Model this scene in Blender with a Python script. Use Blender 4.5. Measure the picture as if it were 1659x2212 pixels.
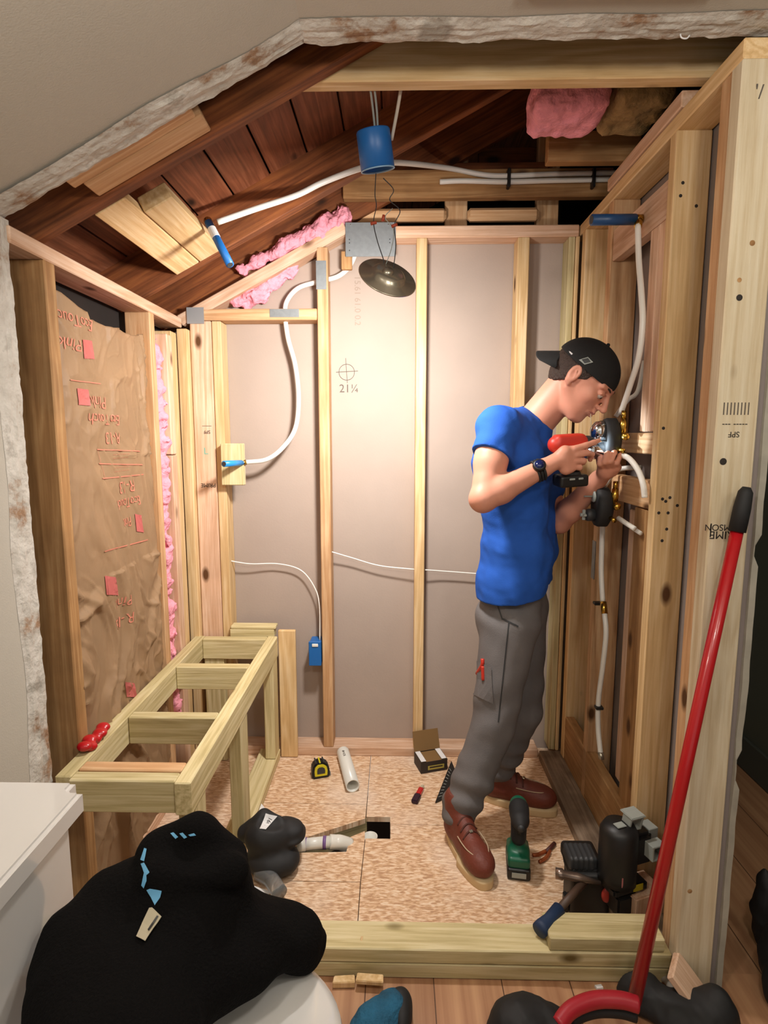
import bpy, bmesh, math, random
import numpy as np
from mathutils import Vector, Matrix, Quaternion
from mathutils.bvhtree import BVHTree
import mathutils.noise as mn
random.seed(7); rng = np.random.default_rng(3)
for o in list(bpy.data.objects): bpy.data.objects.remove(o)
SC = bpy.context.scene; COL = SC.collection; PI = math.pi

# ------------------------------------------------------------------ camera
W_, H_, F_, CX_, CY_ = 1659., 2212., 1250., 829.5, 1106.
CAMH = 1.42
pit = math.atan((CY_-940.)/F_); yaw = math.atan((857.-CX_)/F_*math.cos(pit))
fw = Vector((-math.sin(yaw)*math.cos(pit), math.cos(yaw)*math.cos(pit), -math.sin(pit)))
rt = Vector((math.cos(yaw), math.sin(yaw), 0)); up = rt.cross(fw)
CAM = Vector((0, 0, CAMH))
cd = bpy.data.cameras.new('camera'); cam = bpy.data.objects.new('camera', cd); COL.objects.link(cam)
cam.matrix_world = Matrix.Translation(CAM) @ Matrix((rt, up, -fw)).transposed().to_4x4()
cd.sensor_fit = 'VERTICAL'; cd.sensor_height = 24.0; cd.lens = 24.0*F_/H_; cd.clip_start = .02
SC.camera = cam

def ray(x, y): return fw + rt*((x-CX_)/F_) - up*((y-CY_)/F_)
def PX(x, y, v): d = ray(x, y); return CAM + d*((v-CAM.x)/d.x)
def PY(x, y, v): d = ray(x, y); return CAM + d*((v-CAM.y)/d.y)
def PZ(x, y, v): d = ray(x, y); return CAM + d*((v-CAM.z)/d.z)

# ------------------------------------------------------------------ light
SC.view_settings.view_transform = 'Standard'; SC.view_settings.look = 'None'
SC.view_settings.gamma = 1; SC.view_settings.exposure = 0.0
SC.view_settings.use_curve_mapping = False
wd = bpy.data.worlds.new('world'); SC.world = wd; wd.use_nodes = True
wd.node_tree.nodes['Background'].inputs[0].default_value = (1.0, .93, .85, 1)
wd.node_tree.nodes['Background'].inputs[1].default_value = .55
def light(name, kind, loc, energy, color, size=.1, aim=None, **k):
    l = bpy.data.lights.new(name, kind); l.energy = energy; l.color = color
    if kind == 'POINT': l.shadow_soft_size = size
    if kind == 'AREA': l.shape = 'DISK'; l.size = size
    if kind == 'SPOT': l.shadow_soft_size = size
    for a, b in k.items(): setattr(l, a, b)
    o = bpy.data.objects.new(name, l); COL.objects.link(o); o.location = loc
    if aim is not None: o.rotation_euler = (Vector(aim)-Vector(loc)).to_track_quat('-Z', 'Y').to_euler()
    return o
DISC = PY(838, 600, 1.66); DN = Vector((.32, -.69, .66)).normalized()     # back side of the dangling LED disc looks along DN
light('disc_led', 'AREA', DISC-DN*.012, 27, (1, .94, .89), .14, DISC-DN)
light('vanity_bulb', 'POINT', (-.40, .30, 1.98), 15, (1, .93, .85), .07)
light('vanity_bulb', 'POINT', (.45, .30, 1.98), 17, (1, .93, .85), .07)
light('hall_fill', 'POINT', (1.15, .1, 2.0), 9, (1, .93, .82), .1)  # added fill to brighten the hallway, no known lamp there

# ------------------------------------------------------------------ materials
MATS = {}
def newmat(name):
    m = bpy.data.materials.new(name); m.use_nodes = True; MATS[name] = m
    nt = m.node_tree; return m, nt, nt.nodes, nt.links, nt.nodes['Principled BSDF']
def lin(c):
    if isinstance(c, str):
        c = tuple(int(c[i:i+2], 16)/255 for i in (0, 2, 4))
    return tuple(((v/12.92) if v <= .04045 else ((v+.055)/1.055)**2.4) for v in c)+(1,)
def plain(name, c, rough=.6, metal=0, var=.0, scale=20, bump=0, bscale=60, spec=.5, coat=0, sheen=0, trans=0, sss=0):
    m, nt, N, L, b = newmat(name)
    b.inputs['Base Color'].default_value = lin(c); b.inputs['Roughness'].default_value = rough
    b.inputs['Metallic'].default_value = metal; b.inputs['Specular IOR Level'].default_value = spec
    b.inputs['Coat Weight'].default_value = coat; b.inputs['Sheen Weight'].default_value = sheen
    b.inputs['Transmission Weight'].default_value = trans
    if sss: b.inputs['Subsurface Weight'].default_value = sss; b.inputs['Subsurface Radius'].default_value = (.02, .008, .004)
    tc = N.new('ShaderNodeTexCoord')
    if var:
        n = N.new('ShaderNodeTexNoise'); n.inputs['Scale'].default_value = scale; n.inputs['Detail'].default_value = 5
        L.new(tc.outputs['Object'], n.inputs['Vector'])
        h = N.new('ShaderNodeMapRange'); h.inputs['From Min'].default_value = .3; h.inputs['From Max'].default_value = .7
        h.inputs['To Min'].default_value = 1-var; h.inputs['To Max'].default_value = 1+var
        L.new(n.outputs['Fac'], h.inputs['Value'])
        mx = N.new('ShaderNodeVectorMath'); mx.operation = 'SCALE'; mx.inputs[0].default_value = lin(c)[:3]
        L.new(h.outputs[0], mx.inputs['Scale']); L.new(mx.outputs[0], b.inputs['Base Color'])
    if bump:
        n = N.new('ShaderNodeTexNoise'); n.inputs['Scale'].default_value = bscale; n.inputs['Detail'].default_value = 4
        L.new(tc.outputs['Object'], n.inputs['Vector'])
        bp = N.new('ShaderNodeBump'); bp.inputs['Strength'].default_value = bump; bp.inputs['Distance'].default_value = .01
        L.new(n.outputs['Fac'], bp.inputs['Height']); L.new(bp.outputs[0], b.inputs['Normal'])
    return m
def wood(name, cols, knots=.092, kcol='5a3a20', rough=.65, gs=1.0, dirt=0.0, vr=.12):
    """grain runs along the object's own Z axis"""
    m, nt, N, L, b = newmat(name); b.inputs['Roughness'].default_value = rough; b.inputs['Specular IOR Level'].default_value = .3
    tc = N.new('ShaderNodeTexCoord'); oi = N.new('ShaderNodeObjectInfo')
    off = N.new('ShaderNodeVectorMath'); off.operation = 'SCALE'; off.inputs[0].default_value = (37, 53, 71)
    L.new(oi.outputs['Random'], off.inputs['Scale'])
    add = N.new('ShaderNodeVectorMath'); L.new(tc.outputs['Object'], add.inputs[0]); L.new(off.outputs[0], add.inputs[1])
    def mapped(s):
        q = N.new('ShaderNodeVectorMath'); q.operation = 'MULTIPLY'; q.inputs[1].default_value = s
        L.new(add.outputs[0], q.inputs[0]); return q.outputs[0]
    n1 = N.new('ShaderNodeTexNoise'); n1.inputs['Scale'].default_value = 1; n1.inputs['Detail'].default_value = 3; n1.inputs['Distortion'].default_value = .4
    L.new(mapped((14*gs, 14*gs, 1.1)), n1.inputs['Vector'])
    wv = N.new('ShaderNodeMath'); wv.operation = 'MULTIPLY'; wv.inputs[1].default_value = 42; L.new(n1.outputs['Fac'], wv.inputs[0])
    sn = N.new('ShaderNodeMath'); sn.operation = 'SINE'; L.new(wv.outputs[0], sn.inputs[0])
    n2 = N.new('ShaderNodeTexNoise'); n2.inputs['Scale'].default_value = 1; n2.inputs['Detail'].default_value = 6; n2.inputs['Roughness'].default_value = .7
    L.new(mapped((90, 90, 3)), n2.inputs['Vector'])
    ms = N.new('ShaderNodeMath'); ms.operation = 'MULTIPLY_ADD'; ms.inputs[1].default_value = .10; L.new(sn.outputs[0], ms.inputs[0])
    L.new(n2.outputs['Fac'], ms.inputs[2])
    cr = N.new('ShaderNodeValToRGB'); L.new(ms.outputs[0], cr.inputs[0])
    e = cr.color_ramp.elements; e[0].position = .25; e[0].color = lin(cols[0]); e[1].position = .75; e[1].color = lin(cols[2])
    x = cr.color_ramp.elements.new(.5); x.color = lin(cols[1])
    vo = N.new('ShaderNodeTexVoronoi'); vo.inputs['Scale'].default_value = 1; L.new(mapped((7, 7, 3.4)), vo.inputs['Vector'])
    kr = N.new('ShaderNodeValToRGB'); L.new(vo.outputs['Distance'], kr.inputs[0])
    ke = kr.color_ramp.elements; ke[0].position = knots*.7; ke[0].color = (1, 1, 1, 1); ke[1].position = knots*1.5; ke[1].color = (0, 0, 0, 1)
    mx = N.new('ShaderNodeMix'); mx.data_type = 'RGBA'; L.new(kr.outputs[0], mx.inputs['Factor'])
    L.new(cr.outputs[0], mx.inputs['A']); mx.inputs['B'].default_value = lin(kcol)
    hv = N.new('ShaderNodeHueSaturation'); L.new(mx.outputs['Result'], hv.inputs['Color'])
    mr = N.new('ShaderNodeMapRange'); mr.inputs['To Min'].default_value = 1-vr; mr.inputs['To Max'].default_value = 1+vr
    L.new(oi.outputs['Random'], mr.inputs['Value']); L.new(mr.outputs[0], hv.inputs['Value'])
    out = hv.outputs[0]
    if dirt:
        nd = N.new('ShaderNodeTexNoise'); nd.inputs['Scale'].default_value = 7; nd.inputs['Detail'].default_value = 5; L.new(add.outputs[0], nd.inputs['Vector'])
        dr = N.new('ShaderNodeMapRange'); dr.inputs['From Min'].default_value = .42; dr.inputs['From Max'].default_value = .62; dr.inputs['To Max'].default_value = dirt
        L.new(nd.outputs['Fac'], dr.inputs['Value'])
        m2 = N.new('ShaderNodeMix'); m2.data_type = 'RGBA'; L.new(dr.outputs[0], m2.inputs['Factor']); L.new(out, m2.inputs['A']); m2.inputs['B'].default_value = lin('3a2a1c')
        out = m2.outputs['Result']
    L.new(out, b.inputs['Base Color'])
    bp = N.new('ShaderNodeBump'); bp.inputs['Strength'].default_value = .25; bp.inputs['Distance'].default_value = .003
    L.new(ms.outputs[0], bp.inputs['Height']); L.new(bp.outputs[0], b.inputs['Normal'])
    return m
PINE = wood('pine', ('c49f6c', 'd8b684', 'e6cba0'), dirt=.06)
PINEW = wood('warm_pine', ('ba8a5c', 'd0a478', 'e0bc92'), dirt=.1)
PINEP = wood('pink_pine', ('c49a78', 'd6b092', 'e6c8ae'), dirt=.1)
OLDP = wood('old_pine', ('946a40', 'ad8152', 'c09868'), dirt=.25)
TREAT = wood('treated_pine', ('b0a070', 'cabb8c', 'dccfa6'), kcol='6a5a30', dirt=.04, gs=1.3)
RAFT = wood('rafter_wood', ('5a3018', '7a4526', '93582f'), kcol='2c1408', dirt=.3)
SHEA = wood('sheathing_wood', ('643a24', '80492e', '965c3e'), kcol='2a1408', dirt=.25)
DIRTY = wood('dirty_board', ('6b5a48', '857260', '9c8a74'), kcol='40301f', dirt=.45)

def osb():
    m, nt, N, L, b = newmat('osb'); b.inputs['Roughness'].default_value = .7
    tc = N.new('ShaderNodeTexCoord'); prev = None
    outs = []
    for i, (rz, s) in enumerate(((.35, (38, 130, 5)), (1.5, (34, 140, 5)), (-.7, (40, 120, 5)))):
        mp = N.new('ShaderNodeMapping'); mp.inputs['Rotation'].default_value = (0, 0, rz); mp.inputs['Scale'].default_value = s
        L.new(tc.outputs['Object'], mp.inputs[0])
        n = N.new('ShaderNodeTexNoise'); n.inputs['Scale'].default_value = 1; n.inputs['Detail'].default_value = 3; n.inputs['Distortion'].default_value = .8
        L.new(mp.outputs[0], n.inputs['Vector']); outs.append(n.outputs['Fac'])
    a = N.new('ShaderNodeMath'); a.operation = 'ADD'; L.new(outs[0], a.inputs[0]); L.new(outs[1], a.inputs[1])
    a2 = N.new('ShaderNodeMath'); a2.operation = 'ADD'; L.new(a.outputs[0], a2.inputs[0]); L.new(outs[2], a2.inputs[1])
    mr = N.new('ShaderNodeMapRange'); mr.inputs['From Min'].default_value = 1.2; mr.inputs['From Max'].default_value = 1.8; L.new(a2.outputs[0], mr.inputs['Value'])
    cr = N.new('ShaderNodeValToRGB'); L.new(mr.outputs[0], cr.inputs[0]); e = cr.color_ramp.elements
    e[0].position = .1; e[0].color = lin('b68e6c'); e[1].position = .9; e[1].color = lin('e8d0b4')
    x = e.new(.4); x.color = lin('cca680'); x = e.new(.6); x.color = lin('dcba98')
    nb = N.new('ShaderNodeTexNoise'); nb.inputs['Scale'].default_value = 3.2; nb.inputs['Detail'].default_value = 6; L.new(tc.outputs['Object'], nb.inputs['Vector'])
    m2 = N.new('ShaderNodeMapRange'); m2.inputs['From Min'].default_value = .5; m2.inputs['From Max'].default_value = .68; m2.inputs['To Max'].default_value = .45; L.new(nb.outputs['Fac'], m2.inputs['Value'])
    mx = N.new('ShaderNodeMix'); mx.data_type = 'RGBA'; L.new(m2.outputs[0], mx.inputs['Factor']); L.new(cr.outputs[0], mx.inputs['A']); mx.inputs['B'].default_value = lin('e2d3c4')
    L.new(mx.outputs['Result'], b.inputs['Base Color'])
    bp = N.new('ShaderNodeBump'); bp.inputs['Strength'].default_value = .3; bp.inputs['Distance'].default_value = .003
    L.new(a2.outputs[0], bp.inputs['Height']); L.new(bp.outputs[0], b.inputs['Normal'])
    return m
OSB = osb()
def plankfloor():
    m, nt, N, L, b = newmat('floor_planks'); b.inputs['Roughness'].default_value = .45
    tc = N.new('ShaderNodeTexCoord')
    mp = N.new('ShaderNodeMapping'); mp.inputs['Rotation'].default_value = (0, 0, PI/2); mp.inputs['Location'].default_value = (.1, .07, 0); L.new(tc.outputs['Object'], mp.inputs[0])
    br = N.new('ShaderNodeTexBrick'); L.new(mp.outputs[0], br.inputs['Vector']); br.inputs['Scale'].default_value = 1
    br.inputs['Brick Width'].default_value = .9; br.inputs['Row Height'].default_value = .178; br.inputs['Mortar Size'].default_value = .0016
    br.inputs['Color1'].default_value = lin('b58460'); br.inputs['Color2'].default_value = lin('9d7152'); br.inputs['Mortar'].default_value = lin('5b3d2b')
    n = N.new('ShaderNodeTexNoise'); n.inputs['Scale'].default_value = 1; n.inputs['Detail'].default_value = 5
    m3 = N.new('ShaderNodeMapping'); m3.inputs['Scale'].default_value = (38, 3, 1); L.new(tc.outputs['Object'], m3.inputs[0]); L.new(m3.outputs[0], n.inputs['Vector'])
    cr = N.new('ShaderNodeValToRGB'); e = cr.color_ramp.elements; e[0].position = .3; e[0].color = lin('8a5c40'); e[1].position = .7; e[1].color = lin('d3a980'); L.new(n.outputs['Fac'], cr.inputs[0])
    mx = N.new('ShaderNodeMix'); mx.data_type = 'RGBA'; mx.inputs['Factor'].default_value = .5; L.new(br.outputs['Color'], mx.inputs['A']); L.new(cr.outputs[0], mx.inputs['B'])
    m2 = N.new('ShaderNodeMix'); m2.data_type = 'RGBA'; L.new(br.outputs['Fac'], m2.inputs['Factor']); L.new(mx.outputs['Result'], m2.inputs['A']); m2.inputs['B'].default_value = lin('5b3d2b')
    L.new(m2.outputs['Result'], b.inputs['Base Color'])
    return m
PLANK = plankfloor()
PAINT = plain('greige_paint', 'b6b0a3', .8, var=.02, scale=6, bump=.12, bscale=260)
WALLB = plain('brown_drywall', 'a6968a', .85, var=.035, scale=5, bump=.05, bscale=150)
WALLG = plain('grey_drywall', '867c78', .85, var=.04, scale=5)
HALL = plain('hall_paint', '5e6052', .8, var=.05, scale=4)
HALLTRIM = plain('hall_trim_paint', '50544c', .6)
DARKV = plain('dark_void', '1a120d', .95, var=.3, scale=6)  # near-black colour stands in for shade in the attic and wall gaps
def plaster():
    m, nt, N, L, b = newmat('torn_plaster'); b.inputs['Roughness'].default_value = .9
    tc = N.new('ShaderNodeTexCoord'); n = N.new('ShaderNodeTexNoise'); n.inputs['Scale'].default_value = 7; n.inputs['Detail'].default_value = 6; n.inputs['Roughness'].default_value = .65
    L.new(tc.outputs['Object'], n.inputs['Vector']); cr = N.new('ShaderNodeValToRGB'); L.new(n.outputs['Fac'], cr.inputs[0]); e = cr.color_ramp.elements
    e[0].position = .36; e[0].color = lin('94755a'); e[1].position = .44; e[1].color = lin('b9b3a8'); x = e.new(.56); x.color = lin('c9c4ba'); x = e.new(.66); x.color = lin('9d978c')
    L.new(cr.outputs[0], b.inputs['Base Color'])
    bp = N.new('ShaderNodeBump'); bp.inputs['Strength'].default_value = .7; bp.inputs['Distance'].default_value = .01
    n2 = N.new('ShaderNodeTexNoise'); n2.inputs['Scale'].default_value = 45; n2.inputs['Detail'].default_value = 5; L.new(tc.outputs['Object'], n2.inputs['Vector'])
    L.new(n2.outputs['Fac'], bp.inputs['Height']); L.new(bp.outputs[0], b.inputs['Normal']); return m
PLAST = plaster()
KRAFT = plain('kraft_paper', 'c4a27c', .55, var=.05, scale=9, bump=.12, bscale=45)
PINK = plain('pink_fibreglass', 'ee9cac', .95, var=.12, scale=30, bump=.8, bscale=70)
BROWNF = plain('brown_fibreglass', 'a08558', .95, var=.25, scale=30, bump=.8, bscale=60)
RED = plain('red_enamel', 'b3141c', .3, coat=.3)
REDP = plain('red_plastic', 'c0301f', .45)
REDINK = plain('red_ink', 'b9605a', .7)
PINKINK = plain('faded_red_ink', 'c47a62', .7)
INK = plain('black_ink', '2c2622', .8)
PENCIL = plain('pencil_grey', '5d544c', .8)
WPIPE = plain('white_pipe', 'e6e4dc', .35)
PVC = plain('white_pvc', 'dcdcd4', .3)
PURP = plain('purple_primer', '77588f', .5)
BLUE = plain('blue_plastic', '1b62a8', .4)
BLUED = plain('dark_blue_rubber', '1c3150', .6)
BRASS = plain('brass', 'c09a45', .25, metal=1)
CHROME = plain('chrome', 'd6dce0', .12, metal=1)
NICKEL = plain('brushed_nickel', 'b4ad9c', .24, metal=.75)
STEEL = plain('galvanised_steel', '8f9496', .45, metal=.6, var=.08, scale=60)
BLK = plain('black_plastic', '151515', .45)
BLKR = plain('black_rubber', '1b1b1c', .7)
GREYP = plain('grey_plastic', '9aa09a', .4)
DGREY = plain('dark_grey_plastic', '303234', .5)
GREEN = plain('green_plastic', '0e5a40', .4)
YEL = plain('yellow_plastic', 'd4c81e', .45)
CERA = plain('white_ceramic', 'dcdad6', .12, coat=.5)
FLEECE = plain('black_fleece', '100f0f', .98, bump=.5, bscale=220, spec=.1)
LBLUE = plain('light_blue_print', '6fb2dc', .7)
TAG = plain('cream_tag', 'b5aa90', .6)
PAPER = plain('white_paper', 'dedede', .7)
CARD = plain('brown_cardboard', '7a5c34', .8)
CARDD = plain('printed_dark_cardboard', '2c2420', .6)
SKIN = plain('skin', 'cf9078', .5, var=.05, scale=14, sss=.12, spec=.4)
LIPM = plain('lip_skin', 'a9645a', .5)
SHIRT = plain('blue_cotton', '2656ae', .85, var=.05, scale=10, bump=.12, bscale=350, spec=.2)
TROUS = plain('grey_canvas', '6c6969', .85, var=.1, scale=9, bump=.15, bscale=300, spec=.2)
CAPM = plain('black_cap_cloth', '141414', .85, bump=.15, bscale=300)
HAIR = plain('brown_hair', '33231a', .7, bump=.7, bscale=160)
LEATH = plain('oxblood_leather', '6a2f20', .58, var=.15, scale=18, bump=.15, bscale=120)
SOLE = plain('cream_crepe_sole', 'cdb48a', .7)
LACE = plain('brown_lace', '4e2418', .7)
STITCH = plain('pale_stitching', 'bba68a', .7)
EYEW = plain('eye_white', 'b8a89c', .4)
EYEB = plain('eye_brown', '2b1a12', .2)
CLEARP = plain('clear_plastic', 'd6dadc', .08, trans=.85)
COPPER = plain('orange_copper', 'a85a32', .4, metal=.5)
TEAL = plain('blue_green_knit', '1f5a78', .9, var=.35, scale=18, bump=.6, bscale=150)
LAMPG = bpy.data.materials.new('led_lens'); LAMPG.use_nodes = True
b_ = LAMPG.node_tree.nodes['Principled BSDF']; b_.inputs['Emission Color'].default_value = (.75, .9, 1, 1); b_.inputs['Emission Strength'].default_value = 6

# ------------------------------------------------------------------ object helpers
def tag(o, label=None, cat=None, group=None, kind=None):
    if label: o['label'] = label
    if cat: o['category'] = cat
    if group: o['group'] = group
    if kind: o['kind'] = kind
    return o
def link(name, me, mat, parent=None, M=None, smooth=False):
    o = bpy.data.objects.new(name, me); COL.objects.link(o)
    if mat is not None: me.materials.append(mat)
    if M is not None: o.matrix_world = M
    if smooth:
        for p in me.polygons: p.use_smooth = True
    if parent is not None:
        o.parent = parent; o.matrix_parent_inverse = parent.matrix_world.inverted()
    return o
def empty(name, loc, rz=0):
    o = bpy.data.objects.new(name, None); COL.objects.link(o); o.empty_display_size = .05
    o.matrix_world = Matrix.Translation(Vector(loc)) @ Matrix.Rotation(rz, 4, 'Z'); return o
def bmobj(name, bm, mat, parent=None, M=None, smooth=False):
    me = bpy.data.meshes.new(name); bmesh.ops.recalc_face_normals(bm, faces=bm.faces[:]); bm.to_mesh(me); bm.free()
    return link(name, me, mat, parent, M, smooth)
def add_box(bm, sx, sy, sz, M=Matrix(), bev=.002, seg=1):
    r = bmesh.ops.create_cube(bm, size=1, matrix=M @ Matrix.Diagonal((sx, sy, sz, 1)))
    if bev:
        es = list({e for v in r['verts'] for e in v.link_edges})
        bmesh.ops.bevel(bm, geom=es, offset=bev, segments=seg, affect='EDGES', clamp_overlap=True)
    return bm
def T(x, y, z): return Matrix.Translation((x, y, z))
def R(a, ax): return Matrix.Rotation(a, 4, ax)
def axisM(p0, d, hint=(0, 0, 1)):
    """matrix with local Z along d at p0; local X close to hint"""
    z = Vector(d).normalized(); h = Vector(hint)
    if abs(z.dot(h.normalized())) > .97: h = Vector((0, 1, 0)) if abs(z.y) < .9 else Vector((1, 0, 0))
    x = (h-z*h.dot(z)).normalized(); y = z.cross(x)
    M = Matrix((x, y, z)).transposed().to_4x4(); M.translation = Vector(p0); return M
def beam(name, p0, p1, a, b, hint, mat, parent=None, bev=.003):
    """box from p0 to p1 (centre line), size a along hint, b across; grain along it"""
    p0 = Vector(p0); p1 = Vector(p1); d = p1-p0
    bm = bmesh.new(); add_box(bm, a, b, d.length, Matrix(), bev)
    return bmobj(name, bm, mat, parent, axisM((p0+p1)/2, d, hint))
def box(name, x0, x1, y0, y1, z0, z1, mat, parent=None, bev=.003):
    s = (x1-x0, y1-y0, z1-z0); c = ((x0+x1)/2, (y0+y1)/2, (z0+z1)/2); k = max(range(3), key=lambda i: s[i])
    d = Vector((0, 0, 0)); d[k] = s[k]/2; j = [i for i in range(3) if i != k]
    h = Vector((0, 0, 0)); h[j[0]] = 1
    return beam(name, Vector(c)-d, Vector(c)+d, s[j[0]], s[j[1]], h, mat, parent, bev)
def add_tube(bm, pts, r, n=12, caps=True, closed=False):
    pts = [Vector(p) for p in pts]; m = len(pts); rs = r if isinstance(r, (list, tuple)) else [r]*m
    rings = []; px = None
    for i, p in enumerate(pts):
        if closed: t = pts[(i+1) % m]-pts[i-1]
        else: t = pts[min(i+1, m-1)]-pts[max(i-1, 0)]
        t.normalize()
        if px is None: px = t.orthogonal().normalized()
        px = (px-t*px.dot(t)).normalized(); q = t.cross(px)
        rings.append([bm.verts.new(p+(px*math.cos(2*PI*k/n)+q*math.sin(2*PI*k/n))*rs[i]) for k in range(n)])
    for i in range(m if closed else m-1):
        a, b = rings[i], rings[(i+1) % m]
        for k in range(n):
            try: bm.faces.new((a[k], a[(k+1) % n], b[(k+1) % n], b[k]))
            except ValueError: pass
    if caps and not closed: bm.faces.new(rings[0]); bm.faces.new(rings[-1])
def spline(pts, n=8):
    P = [Vector(p) for p in pts]
    if len(P) < 3: return P
    P = [P[0]*2-P[1]]+P+[P[-1]*2-P[-2]]; out = []
    for i in range(1, len(P)-2):
        for k in range(n):
            t = k/n; a, b, c, d = P[i-1:i+3]
            out.append(.5*((2*b)+(c-a)*t+(2*a-5*b+4*c-d)*t*t+(3*b-a-3*c+d)*t**3))
    return out+[P[-2]]
def tube(name, pts, r, mat, parent=None, n=12, sm=8, closed=False):
    bm = bmesh.new(); add_tube(bm, spline(pts, sm) if sm else pts, r, n, closed=closed)
    o = bmobj(name, bm, mat, parent, None, True); return o
def add_lathe(bm, prof, M=Matrix(), n=28):
    rings = []
    for (r, z) in prof: rings.append([bm.verts.new(M @ Vector((r*math.cos(2*PI*k/n), r*math.sin(2*PI*k/n), z))) for k in range(n)] if r > 1e-6 else [bm.verts.new(M @ Vector((0, 0, z)))])
    for a, b in zip(rings, rings[1:]):
        for k in range(n):
            if len(a) == 1 and len(b) == 1: continue
            if len(a) == 1: bm.faces.new((a[0], b[k], b[(k+1) % n]))
            elif len(b) == 1: bm.faces.new((a[k], a[(k+1) % n], b[0]))
            else: bm.faces.new((a[k], a[(k+1) % n], b[(k+1) % n], b[k]))
def lathe(name, prof, mat, parent=None, M=Matrix(), n=28, smooth=True):
    bm = bmesh.new(); add_lathe(bm, prof, Matrix(), n); o = bmobj(name, bm, mat, parent, M, smooth)
    return o
def prism(name, poly, d, mat, parent=None, bev=0, M=None, smooth=False):
    """polygon of 3D points extruded by vector d"""
    bm = bmesh.new(); vs = [bm.verts.new(p) for p in poly]; f = bm.faces.new(vs)
    r = bmesh.ops.extrude_face_region(bm, geom=[f]); bmesh.ops.translate(bm, verts=[v for v in r['geom'] if isinstance(v, bmesh.types.BMVert)], vec=d)
    if bev: bmesh.ops.bevel(bm, geom=bm.edges[:], offset=bev, segments=2, affect='EDGES', clamp_overlap=True)
    return bmobj(name, bm, mat, parent, M, smooth)
def text(name, s, size, loc, rot, mat, parent=None, depth=.0006, mirror=False, align='CENTER'):
    cu = bpy.data.curves.new(name, 'FONT'); cu.body = s; cu.size = size; cu.extrude = depth; cu.align_x = align; cu.align_y = 'CENTER'
    t = bpy.data.objects.new('tmp', cu); COL.objects.link(t); dg = bpy.context.evaluated_depsgraph_get(); dg.update()
    me = bpy.data.meshes.new_from_object(t.evaluated_get(dg)); bpy.data.objects.remove(t)
    M = T(*loc) @ rot
    if mirror: M = M @ Matrix.Diagonal((-1, 1, 1, 1))
    return link(name, me, mat, parent, M)
FACE_Y = R(PI/2, 'X')     # readable from -Y
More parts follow.
